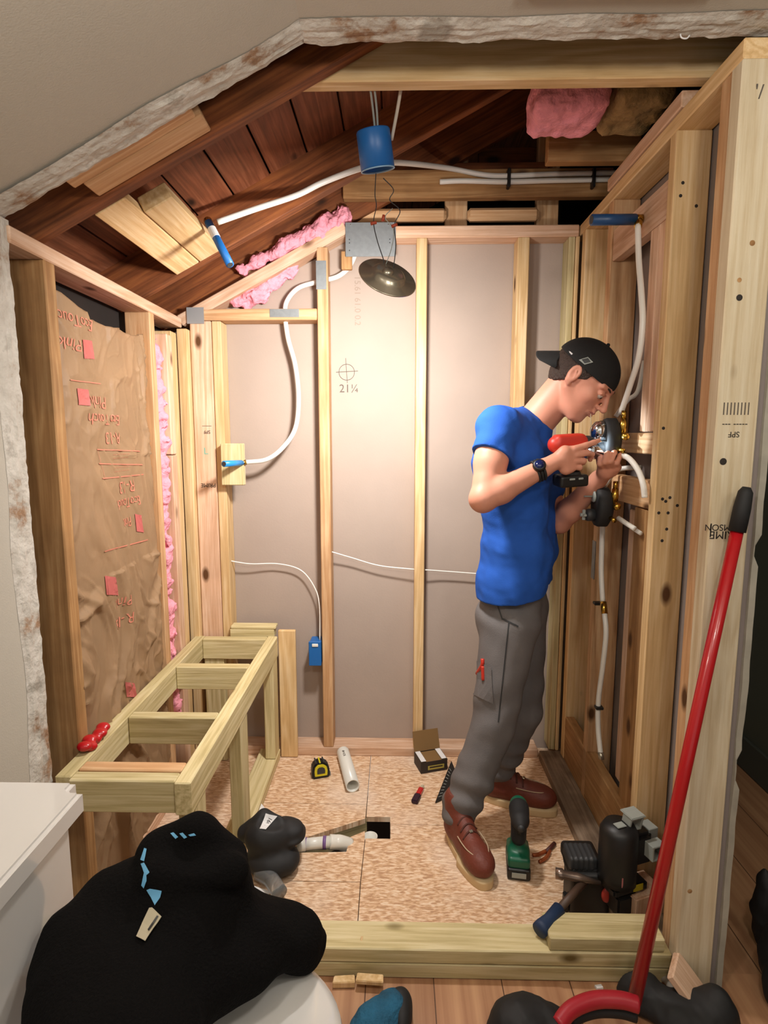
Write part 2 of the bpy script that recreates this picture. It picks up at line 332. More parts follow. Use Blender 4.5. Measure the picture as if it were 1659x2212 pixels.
# ---- signed distance modelling
def wob(P, s, seed=0, n=7):
    r = np.random.default_rng(seed); o = 0
    for i in range(n):
        k = r.normal(size=3); k = k/np.linalg.norm(k)*s*(1+.9*i/n*2)
        o = o+np.sin(P[0]*k[0]+P[1]*k[1]+P[2]*k[2]+r.uniform(0, 6.28)+1.3*np.sin(P[0]*k[1]*.7+P[2]*k[0]*.6+i))/(1+.35*i)
    return o/3
class Sdf:
    def __init__(s, lo, hi, h):
        s.lo = np.array(lo, float); s.h = h; s.n = np.ceil((np.array(hi)-s.lo)/h).astype(int)+1
        s.d = np.full(s.n, .06, np.float32)
    def _blk(s, lo, hi):
        a = np.clip(np.floor((np.array(lo)-s.lo)/s.h).astype(int), 0, s.n); b = np.clip(np.ceil((np.array(hi)-s.lo)/s.h).astype(int)+1, 0, s.n)
        ax = [s.lo[i]+s.h*np.arange(a[i], b[i]) for i in range(3)]
        P = (ax[0][:, None, None], ax[1][None, :, None], ax[2][None, None, :])
        return tuple(slice(a[i], b[i]) for i in range(3)), P
    def _mix(s, sl, d, k, sub=False):
        e = s.d[sl]
        if sub:
            d = -d; h = np.clip(.5+.5*(d-e)/max(k, 1e-6), 0, 1); s.d[sl] = np.where(k > 0, e*(1-h)+d*h+k*h*(1-h), np.maximum(e, d))
        else:
            h = np.clip(.5+.5*(e-d)/max(k, 1e-6), 0, 1); s.d[sl] = e*(1-h)+d*h-k*h*(1-h)
    def cap(s, a, b, r0, r1=None, k=.015, sub=False, fl=None):
        a = np.array(a, float); b = np.array(b, float); r1 = r0 if r1 is None else r1; m = max(r0, r1)+.05
        sl, P = s._blk(np.minimum(a, b)-m, np.maximum(a, b)+m); ab = b-a; L = max(ab@ab, 1e-12)
        t = np.clip(sum((P[i]-a[i])*ab[i] for i in range(3))/L, 0, 1)
        q = [P[i]-a[i]-ab[i]*t for i in range(3)]
        if fl is not None:   # flatten along unit vector fl[0] by factor fl[1]
            v, f = fl; w = sum(q[i]*v[i] for i in range(3)); q = [q[i]+v[i]*w*(f-1) for i in range(3)]
        s._mix(sl, np.sqrt(sum(x*x for x in q))-(r0+(r1-r0)*t), k, sub)
    def ell(s, c, r, B=None, k=.015, sub=False):
        c = np.array(c, float); r = np.array(r, float); m = r.max()+.05
        sl, P = s._blk(c-m, c+m); q = [P[i]-c[i] for i in range(3)]
        if B is not None: q = [sum(q[i]*B[j][i] for i in range(3)) for j in range(3)]
        k0 = np.sqrt(sum((q[i]/r[i])**2 for i in range(3))); k1 = np.sqrt(sum((q[i]/r[i]**2)**2 for i in range(3)))+1e-9
        s._mix(sl, k0*(k0-1)/k1, k, sub)
    def rbox(s, c, hs, rr, B=None, k=.01, sub=False):
        c = np.array(c, float); hs = np.array(hs, float); m = np.linalg.norm(hs)+.05
        sl, P = s._blk(c-m, c+m); q = [P[i]-c[i] for i in range(3)]
        if B is not None: q = [sum(q[i]*B[j][i] for i in range(3)) for j in range(3)]
        q = [np.abs(q[i])-(hs[i]-rr)+0*(q[0]+q[1]+q[2]) for i in range(3)]
        d = np.sqrt(sum(np.maximum(x, 0)**2 for x in q))+np.minimum(np.maximum(np.maximum(q[0], q[1]), q[2]), 0)-rr
        s._mix(sl, d, k, sub)
    def all(s, f):
        ax = [s.lo[i]+s.h*np.arange(s.n[i]) for i in range(3)]
        P = (ax[0][:, None, None], ax[1][None, :, None], ax[2][None, None, :]); s.d = np.asarray(f(s.d, P), np.float32)
    def plane(s, p, n, k=0):   # keep the side where (x-p).n < 0
        p = np.array(p, float); n = np.array(n, float); n = n/np.linalg.norm(n)
        def f(d, P):
            e = sum((P[i]-p[i])*n[i] for i in range(3))
            if k == 0: return np.maximum(d, e)
            h = np.clip(.5+.5*(e-d)/k, 0, 1); return d*(1-h)+e*h+k*h*(1-h)
        s.all(f)
    def mesh(s, name, smooth=1):
        d = s.d.copy(); d[0] = d[-1] = .05; d[:, 0] = d[:, -1] = .05; d[:, :, 0] = d[:, :, -1] = .05
        ins = d < 0; n = np.array(d.shape)-1
        cnt = np.zeros(n, np.int8)
        for i in (0, 1):
            for j in (0, 1):
                for k in (0, 1): cnt += ins[i:i+n[0], j:j+n[1], k:k+n[2]]
        act = (cnt > 0) & (cnt < 8); idx = np.full(n, -1, np.int64); C = np.argwhere(act); idx[act] = np.arange(len(C))
        acc = np.zeros((len(C), 3)); w = np.zeros(len(C)); off = [(i, j, k) for i in (0, 1) for j in (0, 1) for k in (0, 1)]
        for a in off:
            for ax in range(3):
                if a[ax] == 0:
                    b = list(a); b[ax] = 1
                    da = d[C[:, 0]+a[0], C[:, 1]+a[1], C[:, 2]+a[2]]; db = d[C[:, 0]+b[0], C[:, 1]+b[1], C[:, 2]+b[2]]
                    m = (da < 0) != (db < 0); t = np.where(m, da/np.where(m, da-db, 1), 0)
                    p = np.array(a, float)+np.zeros((len(C), 3)); p[:, ax] = t; acc[m] += p[m]; w[m] += 1
        V = s.lo+(C+acc/w[:, None])*s.h; faces = []
        for ax in range(3):
            sa = [slice(0, -1)]*3; sb = [slice(0, -1)]*3; sb[ax] = slice(1, None)
            A = ins[:-1, :-1, :-1]; sl = [slice(0, n[i]) for i in range(3)]; s2 = list(sl); s2[ax] = slice(1, n[ax]+1)
            B = ins[tuple(s2)]; E = np.argwhere(A != B); u, v = [(1, 2), (2, 0), (0, 1)][ax]
            E = E[(E[:, u] > 0) & (E[:, v] > 0)]
            e = np.eye(3, dtype=int)
            q = [idx[tuple((E-o).T)] for o in (0*e[0], e[u], e[u]+e[v], e[v])]
            Q = np.stack(q, 1); f = A[tuple(E.T)]; Q[~f] = Q[~f][:, ::-1]; faces.append(Q)
        Fc = np.concatenate(faces); Fc = Fc[(Fc >= 0).all(1)]
        for _ in range(smooth):
            S = np.zeros_like(V); c = np.zeros(len(V))
            for k in range(4):
                np.add.at(S, Fc[:, k], V[Fc[:, (k+1) % 4]]); np.add.at(c, Fc[:, k], 1)
                np.add.at(S, Fc[:, k], V[Fc[:, k-1]]); np.add.at(c, Fc[:, k], 1)
            V = V*.5+.5*S/np.maximum(c, 1)[:, None]
        me = bpy.data.meshes.new(name); me.vertices.add(len(V)); me.vertices.foreach_set('co', V.ravel())
        me.loops.add(Fc.size); me.loops.foreach_set('vertex_index', Fc[:, ::-1].ravel() if False else Fc.ravel())
        me.polygons.add(len(Fc)); me.polygons.foreach_set('loop_start', np.arange(0, Fc.size, 4)); me.polygons.foreach_set('loop_total', np.full(len(Fc), 4))
        me.update(calc_edges=True); me.validate(); return me
    def obj(s, name, mat, parent=None, smooth=1):
        return link(name, s.mesh(name, smooth), mat, parent, None, True)
def patch(name, px, target, mat, parent=None, off=.0015, sub=3, inflate=0):
    """a thin printed patch lying on a real surface, outline given as points seen on it"""
    me = target.data; M = target.matrix_world
    bv = BVHTree.FromPolygons([M @ v.co for v in me.vertices], [tuple(p.vertices) for p in me.polygons])
    bm = bmesh.new(); vs = [bm.verts.new((x, y, 0)) for x, y in px]; bm.faces.new(vs)
    bmesh.ops.triangulate(bm, faces=bm.faces[:])
    for _ in range(sub): bmesh.ops.subdivide_edges(bm, edges=bm.edges[:], cuts=1, use_grid_fill=True)
    last = (sum((bv.ray_cast(CAM, ray(x, y).normalized())[3] or 0 for x, y in px))/max(1, sum(bv.ray_cast(CAM, ray(x, y).normalized())[3] is not None for x, y in px))) or 1.5
    for v in bm.verts:
        d = ray(v.co.x, v.co.y).normalized(); h = bv.ray_cast(CAM, d)
        if h[0] is None: h = bv.find_nearest(CAM+d*last)
        if h[0] is not None: nrm = h[1] if h[1].dot(d) < 0 else -h[1]; v.co = h[0]+nrm*off
        else: v.co = CAM+d*(last or 1.5)
    r = bmesh.ops.solidify(bm, geom=bm.faces[:], thickness=-.0006)
    return bmobj(name, bm, mat, parent)

# ================================================================== SETTING
XL, XR, YF, YB, YD = -.87, .72, 1.35, 2.415, 2.504
def zs(x): return 1.912+.522*(x+.877)
def struct(o): o['kind'] = 'structure'; return o
KW = -.882
struct(box('wall_left', KW-.013, KW, -1.3, YF, 0, 1.93, PAINT, bev=0))
struct(prism('ceiling', [(KW-.013, -1.3, zs(KW)), (-.20, -1.3, 2.258), (1.6, -1.3, 2.258), (1.6, -1.3, 2.272), (-.205, -1.3, 2.272), (KW-.013, -1.3, zs(KW)+.016)], (0, YF+1.3, 0), PAINT))
# torn joint-compound strip along the cut, on knee wall, slope and flat ceiling
def strip(name, path, inner, seed, w0, w1):
    """ragged thin layer: path = list of surface points on the cut line Y=YF, inner = normal into the room"""
    bm = bmesh.new(); r = random.Random(seed); rows = []
    pts = []
    for a, b in zip(path, path[1:]):
        L = (Vector(b)-Vector(a)).length; n = max(2, int(L/.012))
        for i in range(n): pts.append(Vector(a).lerp(Vector(b), i/n))
    pts.append(Vector(path[-1])); M = 9
    for i, p in enumerate(pts):
        wv = w0+(w1-w0)*(.5+.5*mn.noise(Vector((i*.045, seed, 0)))*1.3+r.uniform(-.04, .04)); fr = .004+.012*max(0, mn.noise(Vector((i*.12, seed+5, 3))))+r.uniform(0, .004)
        row = []
        for j in range(M):
            t = j/(M-1); y = YF+fr-(wv+fr)*t
            h = .0015+.0035*(1+mn.noise(Vector((i*.12, j*.8, seed))))+.004*max(0, mn.noise(Vector((i*.3, j*.6, seed+9))))
            if t > .7: h *= max(.1, (1-t)/.3)
            row.append(bm.verts.new(p+Vector((0, y-YF, 0))+Vector(inner(p))*h))
        back = bm.verts.new(p+Vector((0, fr, 0))+Vector(inner(p))*-.012); row.insert(0, back); rows.append(row)
    for a, b in zip(rows, rows[1:]):
        for j in range(M): bm.faces.new((a[j], a[j+1], b[j+1], b[j]))
    o = bmobj(name, bm, PLAST, None, None, False); return struct(o)
sl = Vector((.46, 0, -.887))
strip('trim_1', [(KW, YF, .45), (KW, YF, 1.90)], lambda p: (1, 0, 0), 1, .05, .075)
strip('trim_2', [(KW-.005, YF, zs(KW)-.002), (-.2, YF, 2.258)], lambda p: sl, 2, .045, .075)
strip('trim_3', [(-.2, YF, 2.257), (.85, YF, 2.257)], lambda p: (0, 0, -1), 3, .05, .07)
# back drywall, outer drywall of the right wall
struct(prism('wall_back', [(-1.0, YD, -.02), (.84, YD, -.02), (.84, YD, 2.23), (-.2, YD, 2.23), (-1.0, YD, zs(-1.0)-.03)], (0, .013, 0), WALLB))
struct(box('wall_right', .815, .827, 1.345, 2.55, 0, 2.26, WALLG, bev=0))
bm = bmesh.new()
rows = []
for i in range(90):
    z = .0+i*2.257/89; w = .0012*mn.noise(Vector((i*.35, 0, 2))); e = 1.336+.006*mn.noise(Vector((i*.2, 4, 0)))
    cut = .012 if 22 < i < 26 or 44 < i < 47 else 0
    rows.append([bm.verts.new((.827+w, e, z)), bm.verts.new((.843+w*2-cut, e+.002, z)), bm.verts.new((.843+w*2-cut, 2.55, z)), bm.verts.new((.827+w, 2.55, z))])
for a, b in zip(rows, rows[1:]):
    for k in range(4): bm.faces.new((a[k], a[(k+1) % 4], b[(k+1) % 4], b[k]))
struct(bmobj('wall_hall_side', bm, plain('old_white_board', 'a9a496', .8, var=.12, scale=20)))
# hallway
struct(box('wall_hall', 1.5, 1.52, -1.3, 3.3, 0, 2.27, HALL, bev=0))
struct(box('wall_hall_end', .845, 1.5, 2.75, 2.77, 0, 2.27, HALL, bev=0))
struct(box('baseboard_hall', 1.484, 1.5, -1.3, 2.75, 0, .14, HALLTRIM, bev=.004))
struct(box('baseboard_hall_end', .845, 1.484, 2.734, 2.75, 0, .14, HALLTRIM, bev=.004))
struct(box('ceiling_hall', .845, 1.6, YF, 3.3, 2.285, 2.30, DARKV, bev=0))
# roof boards, dark attic around
sh = math.atan(.522); nvec = Vector((-math.sin(sh), 0, math.cos(sh)))
bmr = bmesh.new()
for i in range(24):
    s0 = -.35+i*.143; x = KW+s0*math.cos(sh); z = zs(KW)+s0*math.sin(sh)
    dz = .145+.002*mn.noise(Vector((i*3.1, 0, 0)))
    c = Vector((x, 2.3, z))+nvec*dz
    add_box(bmr, .137, 2.1, .019, T(*c) @ R(-sh, 'Y'), .002)
o = bmobj('ceiling_roof_boards', bmr, None); 
# grain along Y for the sheathing: own material orientation
o.data.transform(R(-PI/2, 'X').inverted() if False else R(PI/2, 'X')); o.matrix_world = R(-PI/2, 'X'); o.data.materials.append(SHEA); struct(o)
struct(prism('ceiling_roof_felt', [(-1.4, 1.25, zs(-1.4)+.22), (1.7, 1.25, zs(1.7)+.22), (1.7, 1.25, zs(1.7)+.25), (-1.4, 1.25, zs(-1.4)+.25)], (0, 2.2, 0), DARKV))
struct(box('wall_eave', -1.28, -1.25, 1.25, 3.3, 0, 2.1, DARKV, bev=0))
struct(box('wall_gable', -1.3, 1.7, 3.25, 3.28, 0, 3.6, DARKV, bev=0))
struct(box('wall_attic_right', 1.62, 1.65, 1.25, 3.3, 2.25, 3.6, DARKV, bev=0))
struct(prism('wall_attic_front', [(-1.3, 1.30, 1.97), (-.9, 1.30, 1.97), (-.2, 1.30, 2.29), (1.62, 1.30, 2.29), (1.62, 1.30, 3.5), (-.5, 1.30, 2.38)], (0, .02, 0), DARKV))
struct(box('wall_left_shade_sheet', -1.0, -.985, 1.25, 2.6, 0, 1.86, DARKV, bev=0))  # dark sheet added so the gap above the batt goes black like deep shade

# floors
def panel(name, px, mat=OSB, extra=None):
    pts = []
    for p in px: pts.append(PZ(p[0], p[1], 0) if len(p) == 2 else Vector(p))
    for p in pts: p.z = 0
    return struct(prism(name, pts, (0, 0, -.02), mat))
g = .0025
pA = PZ(792, 1737, 0); pS = PZ(800, 1640, 0)
panel('floor', [(-.98, 2.5, 0), (pS.x, 2.5, 0), (pA.x, pA.y, 0), (-.98, pA.y, 0)])
hB = PZ(843, 1765, 0); hC = PZ(843, 1812, 0)
panel('floor', [(pS.x+g, 2.5, 0), (.84, 2.5, 0), (.84, hB.y-.04, 0), (hB.x, hB.y-.04, 0), (hB.x, hB.y, 0), (pA.x+g, hB.y, 0)])
d1 = PZ(789, 1768, 0); d2 = PZ(640, 1816, 0)
panel('floor', [(-.98, pA.y-g, 0), (pA.x, pA.y-g, 0), tuple(d1), tuple(d2), (-.60, d2.y, 0), (-.98, d2.y, 0)])
e1 = PZ(640, 1842, 0); e2 = PZ(748, 1840, 0); e3 = PZ(757, 1808, 0); e4 = PZ(788, 1795, 0); e5 = PZ(788, 1812, 0); e6 = PZ(778, 1905, 0)
panel('floor', [(-.98, d2.y, 0), (-.60, d2.y, 0), tuple(d2), tuple(e1), tuple(e2), tuple(e3), tuple(e4), tuple(e5), (e6.x, e6.y, 0), (-.98, e6.y, 0)])
panel('floor', [(e5.x+g, hC.y, 0), (hC.x, hC.y, 0), (hC.x, hB.y-.042, 0), (.84, hB.y-.042, 0), (.84, 1.38, 0), (PZ(773, 1990, 0).x+g, 1.38, 0), (e6.x+g, e6.y, 0)])
panel('floor', [(-.98, e6.y-g, 0), (e6.x, e6.y-g, 0), (PZ(773, 1990, 0).x, 1.38, 0), (-.98, 1.38, 0)])
struct(box('floor_hole_shade', -1.0, .9, 1.3, 2.55, -.30, -.28, plain('dark_cavity', '2b1a10', .9), bev=0))  # dark sheet added below the hole, its colour stands in for shade
struct(box('floor_bathroom', KW-.02, 1.6, -1.3, 1.385, -.022, -.001, PLANK, bev=0))
struct(box('floor_hall', .845, 1.6, 1.385, 3.3, -.022, -.001, PLANK, bev=0))
j = beam('hole_lining', PZ(640, 1815, -.02)+Vector((0, .03, -.06)), PZ(790, 1768, -.02)+Vector((0, .03, -.06)), .09, .02, (0, 0, 1), TREAT); tag(j, 'slanted board lining the far edge of the floor hole', 'board')

# ================================================================== FRAMING
def L(o, label, cat='wall stud', group=None): return tag(o, label, cat, group)
S = 'wall_stud'; PLT = 'wall_plate'; G1 = 'framing lumber of the alcove'
# back wall
L(box(PLT, -.86, .63, YB, YD, 0, .04, PINEP), 'flat bottom plate along the foot of the back wall', 'plate')
L(box(PLT, -.20, .715, YB, YD, 2.195, 2.24, PINEP), 'level top plate across the back wall', 'plate')
L(box(S, -.322, -.278, YB, YB+.085, .04, zs(-.3)-.05, PINEW), 'pine stud left of centre on the back wall, with a steel nail plate')
L(box(S, .077, .119, YB, YB+.085, .04, 2.195, PINE), 'pine stud in the middle of the back wall, box at its foot')
L(box(S, .477, .523, YB, YB+.085, .04, 2.195, PINE), 'pine stud on the back wall directly behind the man\'s back')
L(box(S, .676, .702, YB, YB+.085, .04, 2.195, TREAT), 'thin greenish stud at the right end of the back wall')
L(box(S, .7035, .7185, YB-.005, YB+.085, .04, 2.195, PINE), 'narrow pine strip in the right back corner')
L(box(S, -.755, -.717, YB+.002, YD, .04, 1.88, PINE), 'pine stud at the right side of the left corner bundle')
L(box(S, -.844, -.757, YB, YB+.042, .04, 1.88, PINEP), 'wide-faced stamped stud in the left back corner')
L(box(S, -.889, -.846, YB-.03, YB+.05, .04, 1.845, PINE), 'narrow pine stud left of the stamped corner stud')
L(box('header_block', -.845, -.324, YB, YD, 1.882, 1.927, PINEW), 'short level header joining the left corner to the stud', 'header')
hp = Vector((-.885, (YB+YD)/2, zs(-.885)-.026)); hq = Vector((-.205, (YB+YD)/2, zs(-.205)-.026))
L(beam(PLT, hp, hq, .045, .089, (0, 0, 1), PINEP), 'sloping top plate under the roof on the back wall', 'plate')
L(box('ceiling_joist', -.215, .84, 2.42, 2.46, 2.345, 2.45, OLDP), 'ceiling joist above the back wall carrying white pipes', 'joist')
L(box('blocking', -.20, .20, 2.49, 2.53, 2.285, 2.335, PINEW, bev=.012), 'rounded blocking left above the back top plate', 'blocking')
L(box('blocking', .285, .575, 2.49, 2.53, 2.285, 2.335, PINEW, bev=.012), 'rounded blocking right above the back top plate', 'blocking')
L(box(S, .197, .29, 2.545, 2.585, 2.26, 2.85, PINEW), 'left upright behind the pipes in the dark attic')
L(box(S, .575, .665, 2.545, 2.585, 2.26, 2.85, PINEW), 'right upright behind the pipes in the dark attic')
L(box('attic_board', .24, .60, 2.60, 2.64, 2.42, 2.50, RAFT), 'lower reddish cross board between the attic uprights', 'board')
L(box('attic_board', .34, .66, 2.60, 2.64, 2.52, 2.61, RAFT), 'upper reddish cross board between the attic uprights', 'board')
L(box('attic_board', .0, .60, 2.47, 2.54, 2.455, 2.495, RAFT), 'dark flat board lying on the rear ceiling joist', 'board')
# front joist and rafters
L(box('ceiling_joist', -.30, .86, 1.535, 1.578, 2.275, 2.42, PINE), 'long pale ceiling joist across the front of the alcove', 'joist')
def rafter(y0, y1, xa, xb, label, mat=RAFT, hgt=.14):
    h = Vector((-math.sin(sh), 0, math.cos(sh)))
    a = Vector((xa, (y0+y1)/2, zs(xa)))+h*hgt/2; b = Vector((xb, (y0+y1)/2, zs(xb)))+h*hgt/2
    return L(beam('rafter', a, b, hgt, y1-y0, h, mat), label, 'rafter')
rafter(1.488, 1.53, -1.2, .35, 'front dark rafter just behind the torn ceiling edge', RAFT)
rafter(2.465, 2.50, -1.2, .6, 'rear rafter resting on the sloping wall plate', RAFT)
rafter(2.088, 2.13, -1.2, 1.2, 'rear dark rafter in the middle of the alcove roof', RAFT)
h_ = Vector((-math.sin(sh), 0, math.cos(sh))); 
def slb(name, xa, xb, y0, y1, lift, t, label, mat=PINE):
    xc = (xa+xb)/2; c = Vector((xc, 0, zs(xc)))+h_*(lift+t/2); w = (xb-xa)/math.cos(sh)
    return L(beam(name, (c.x, y0, c.z), (c.x, y1, c.z), t, w, h_, mat), label, 'board')
slb('roof_block', -.765, -.685, 1.535, 2.085, .0, .038, 'long pale board spanning the two rafters near the eave')
slb('roof_block', -.682, -.605, 1.64, 2.085, .0, .045, 'shorter pale board beside it, carrying the blue stub-out')
for k, (ya, yb, lab) in enumerate(((1.362, 1.412, 'upper pale filler board tucked under the torn slope edge'), (1.415, 1.485, 'lower pale filler board against the front rafter'))):
    xa, xb = -.745+.02*k, -.455+.012*k
    a = Vector((xa, (ya+yb)/2, zs(xa)))+h_*.03; b = Vector((xb, (ya+yb)/2, zs(xb)))+h_*.03
    L(beam('filler_board', a, b, .05, yb-ya, h_, PINEW), lab, 'board')
# left wall
L(box(PLT, -.965, XL, 1.352, 2.40, 1.850, 1.888, PINEP), 'left wall top plate running under the rafters', 'plate')
L(box(S, -.962, XL, 1.475, 1.522, 0, 1.85, OLDP), 'front stud of the left wall beside the kraft insulation')
L(box(S, -.960, XL, 2.088, 2.128, 0, 1.85, PINEW), 'second stud of the left wall, past the kraft insulation')
L(box(S, -.955, XL, 2.235, 2.285, 1.345, 1.80, PINEP), 'upper short piece of the jointed stud in the left wall')
L(box(S, -.955, XL, 2.235, 2.285, .0, 1.342, PINEP), 'lower long piece of the jointed stud in the left wall')
L(box(S, -.955, XL-.004, 2.288, 2.345, 0, 1.82, PINE), 'rear stud of the left wall next to the corner bundle')
L(box(PLT, -.962, XL, 1.525, 2.40, 0, .04, PINEP), 'bottom plate of the left wall behind the bench', 'plate')
# right wall
XO = .812
L(box(PLT, XR, XO, 1.336, 2.50, 2.20, 2.24, PINE), 'right wall top plate running to the back', 'plate')
L(box(PLT, XR-.004, XO, 1.60, 2.12, 2.243, 2.283, PINEP), 'second layer on top of the right wall plate', 'plate')
L(box(S, XR, XO, 1.336, 1.378, 0, 2.20, wood('pale_washed_pine', ('c2ad8a', 'd3c3a4', 'ded2b8'), dirt=.05)), 'stamped end stud of the right wall at the opening')
L(box(S, XR+.004, XO, 1.381, 1.425, .0, 2.20, PINEW), 'doubled stud right behind the stamped end stud')
L(box(S, XR, XO, 1.622, 1.66, .04, 2.20, PINE), 'full-height stud with nail holes, right wall, next from the opening')
L(box(S, XR+.006, XR+.05, 1.663, 1.708, 1.43, 2.0, PINEP), 'front short cripple stud above the upper valve')
L(box(S, XR+.006, XR+.05, 1.71, 1.765, 1.43, 2.0, PINEP), 'rear short cripple stud above the upper valve')
L(box('blocking', XR+.012, XR+.05, 1.662, 1.95, 1.365, 1.427, PINEW), 'blocking behind the upper shower valve', 'blocking')
L(box('blocking', XR+.012, XR+.05, 1.662, 1.985, 1.205, 1.288, PINEW), 'blocking behind the lower shower valve', 'blocking')
L(box('blocking', XR+.004, XR+.042, 1.662, 2.06, 2.0, 2.10, PINEP), 'upper blocking with the blue shower-head stub', 'blocking')
L(box(S, XR+.02, XO, 1.70, 1.80, .04, 1.20, OLDP), 'wide brown board standing below the lower valve')
L(box(S, XR, XO, 2.065, 2.105, .04, 2.20, PINEW), 'orange-toned stud behind the riser pipe in the right wall')
L(box(S, XR+.045, XO, 1.86, 1.90, .24, 1.18, PINEP), 'recessed stud between the riser pipe and the wide brown board')
L(box(S, XR, XO, 2.345, 2.388, .04, 2.20, PINE), 'corner stud at the rear of the right wall')
L(box(PLT, .632, XO, 1.445, 2.41, 0, .04, DIRTY), 'dirty grey plate along the foot of the right wall', 'plate')
L(box('blocking', XR, XR+.038, 1.665, 2.34, .043, .235, OLDP), 'wide low blocking board near the right wall floor', 'blocking')
# curb
L(box('curb_board', -.86, XR-.002, 1.352, 1.442, .0435, .085, TREAT), 'upper flat board of the shower curb', 'curb')
L(box('curb_board', -.86, XR-.002, 1.352, 1.442, .0, .042, TREAT), 'lower board of the shower curb on the floor', 'curb')
a = PZ(1205, 2058, .125); b_x = .70
L(box('curb_block', PZ(1197, 2055, .125).x+.0, .70, 1.355, 1.44, .086, .124, TREAT), 'short offcut block lying on the right end of the curb', 'block')
# nails
def nailhead(pt): return pt
# metal plates
tag(box('nail_plate', *[PY(x, 600, YB).x for x in (683, 705)], YB-.002, YB-.0003, 2.0, 2.0+.11, STEEL, bev=0), 'small steel nail plate on the upright stud beside the pipe loop', 'nail plate')
tag(box('nail_plate', *[PY(x, 680, YB).x for x in (583, 646)], YB-.002, YB-.0003, 1.893, 1.925, STEEL, bev=0), 'steel nail plate on the short level header', 'nail plate')
tag(box('nail_plate', *[PY(x, 690, YB-.02).x for x in (401, 438)], YB-.006, YB-.003, 1.868, 1.932, plain('zinc_plate', 'a5a8aa', .4, metal=.4), bev=0), 'square bright metal plate at the left corner', 'nail plate')
tag(box('nail_plate', XR-.003, XR-.001, 2.068, 2.10, .90, 1.04, STEEL, bev=0), 'steel nail plate on the stud beside the riser pipe', 'nail plate')
mp = empty('metal_plate', PY(800, 555, 2.405)); tag(mp, 'large grey steel plate screwed over the back top plate', 'metal plate')
q0 = PY(746, 481, 2.41); q1 = PY(855, 554, 2.41)
box('plate_sheet', q0.x, q1.x, 2.408, 2.4115, q1.z, q0.z, STEEL, mp, .0005)
for fx, fz in ((.1, .07), (.85, .07), (.08, .5), (.08, .6), (.08, .82), (.88, .5), (.88, .6)):
    bm = bmesh.new(); bmesh.ops.create_uvsphere(bm, u_segments=8, v_segments=5, radius=.0022)
    bmobj('screw', bm, CHROME if fz < .1 else DGREY, mp, T(q0.x+(q1.x-q0.x)*fx, 2.407, q0.z+(q1.z-q0.z)*fz), True)
tag(box('wood_scrap', PY(737, 520, 2.43).x, PY(760, 520, 2.43).x, 2.425, 2.45, 2.08, 2.15, OLDP), 'small wood scrap peeking out left of the steel plate', 'wood scrap')

# stamps and marks
EW = Matrix.Rotation(PI, 4, 'Y')
def stamp(s, size, px, py, Y, flip=True, mat=INK, parent=None, depth=.0003):
    p = PY(px, py, Y); return text('stamp', s, size, (p.x, Y-.0005, p.z), (EW if flip else Matrix()) @ FACE_Y, mat, parent, depth)
endstud = [o for o in bpy.data.objects if o.get('label', '').startswith('stamped end stud')][0]
cor = [o for o in bpy.data.objects if o.get('label', '').startswith('wide-faced')][0]
stamp('PRIME', .026, 1565, 1155, 1.336, True, INK, endstud); stamp('STIMSON', .021, 1563, 1139, 1.336, True, INK, endstud)
stamp('SPF', .018, 1585, 938, 1.336, True, INK, endstud); stamp('----- ---', .02, 1587, 918, 1.336, True, INK, endstud); stamp('||||||||', .03, 1590, 885, 1.336, True, PENCIL, endstud)
stamp('|', .035, 1535, 1148, 1.336, True, INK, endstud); stamp('\'/', .04, 1640, 200, 1.336, False, PENCIL, endstud)
stamp('SPF', .02, 447, 933, YB, True, INK, cor); stamp('------', .02, 447, 921, YB, True, INK, cor); stamp('PRIME', .024, 450, 1048, YB, True, INK, cor); stamp('L', .04, 445, 975, YB, False, plain('teal_crayon', '6fae9c', .8), cor)
for (px, py, r) in ((1597, 643, .007), (1562, 997, .008), (1625, 525, .006), (1498, 0, 0), (1597, 605, .005), (1490, 1925, .006)):
    if r:
        p = PY(px, py, 1.336); bm = bmesh.new(); add_lathe(bm, [(0, .0004), (r*.6, .0006), (r, 0)], Matrix(), 14); bmobj('knot', bm, INK if r > .006 else OLDP, endstud, T(p.x, 1.3355, p.z) @ R(PI/2, 'X'), True)
st2 = [o for o in bpy.data.objects if o.get('label', '').startswith('full-height stud with nail holes')][0]
for (px, py) in ((1475, 395), (1470, 423), (1504, 445), (1433, 925), (1431, 1078), (1438, 1083), (1447, 1075), (1423, 1108), (1443, 1108), (1440, 1143), (1430, 1168), (1463, 1092)):
    p = PY(px, py, 1.622); bm = bmesh.new(); add_lathe(bm, [(0, .0004), (.0035, .0005), (.0045, 0)], Matrix(), 10); bmobj('nail_hole', bm, INK, st2, T(p.x, 1.6216, p.z) @ R(PI/2, 'X'), True)
wb = bpy.data.objects['wall_back']
c = PY(749, 804, YD); bm = bmesh.new(); add_tube(bm, [(c.x+.033*math.cos(t), YD-.001, c.z+.033*math.sin(t)) for t in [2*PI*k/40 for k in range(40)]], .0011, 5, closed=True)
add_tube(bm, [(c.x-.004, YD-.001, c.z+.058), (c.x+.002, YD-.001, c.z-.045)], .0011, 5); add_tube(bm, [(c.x-.045, YD-.001, c.z), (c.x+.048, YD-.001, c.z+.005)], .0011, 5)
bmobj('pencil_mark', bm, PENCIL, wb)
p = PY(755, 840, YD); text('pencil_number', '21¼', .048, (p.x, YD-.0008, p.z), FACE_Y, PENCIL, wb, .0002)
p = PY(772, 650, YD); text('faint_print', '15.61 61.0 0.2', .035, (p.x, YD-.0008, p.z), R(PI/2, 'Y') @ FACE_Y, plain('faint_grey', '948375', .8), wb, .0001)

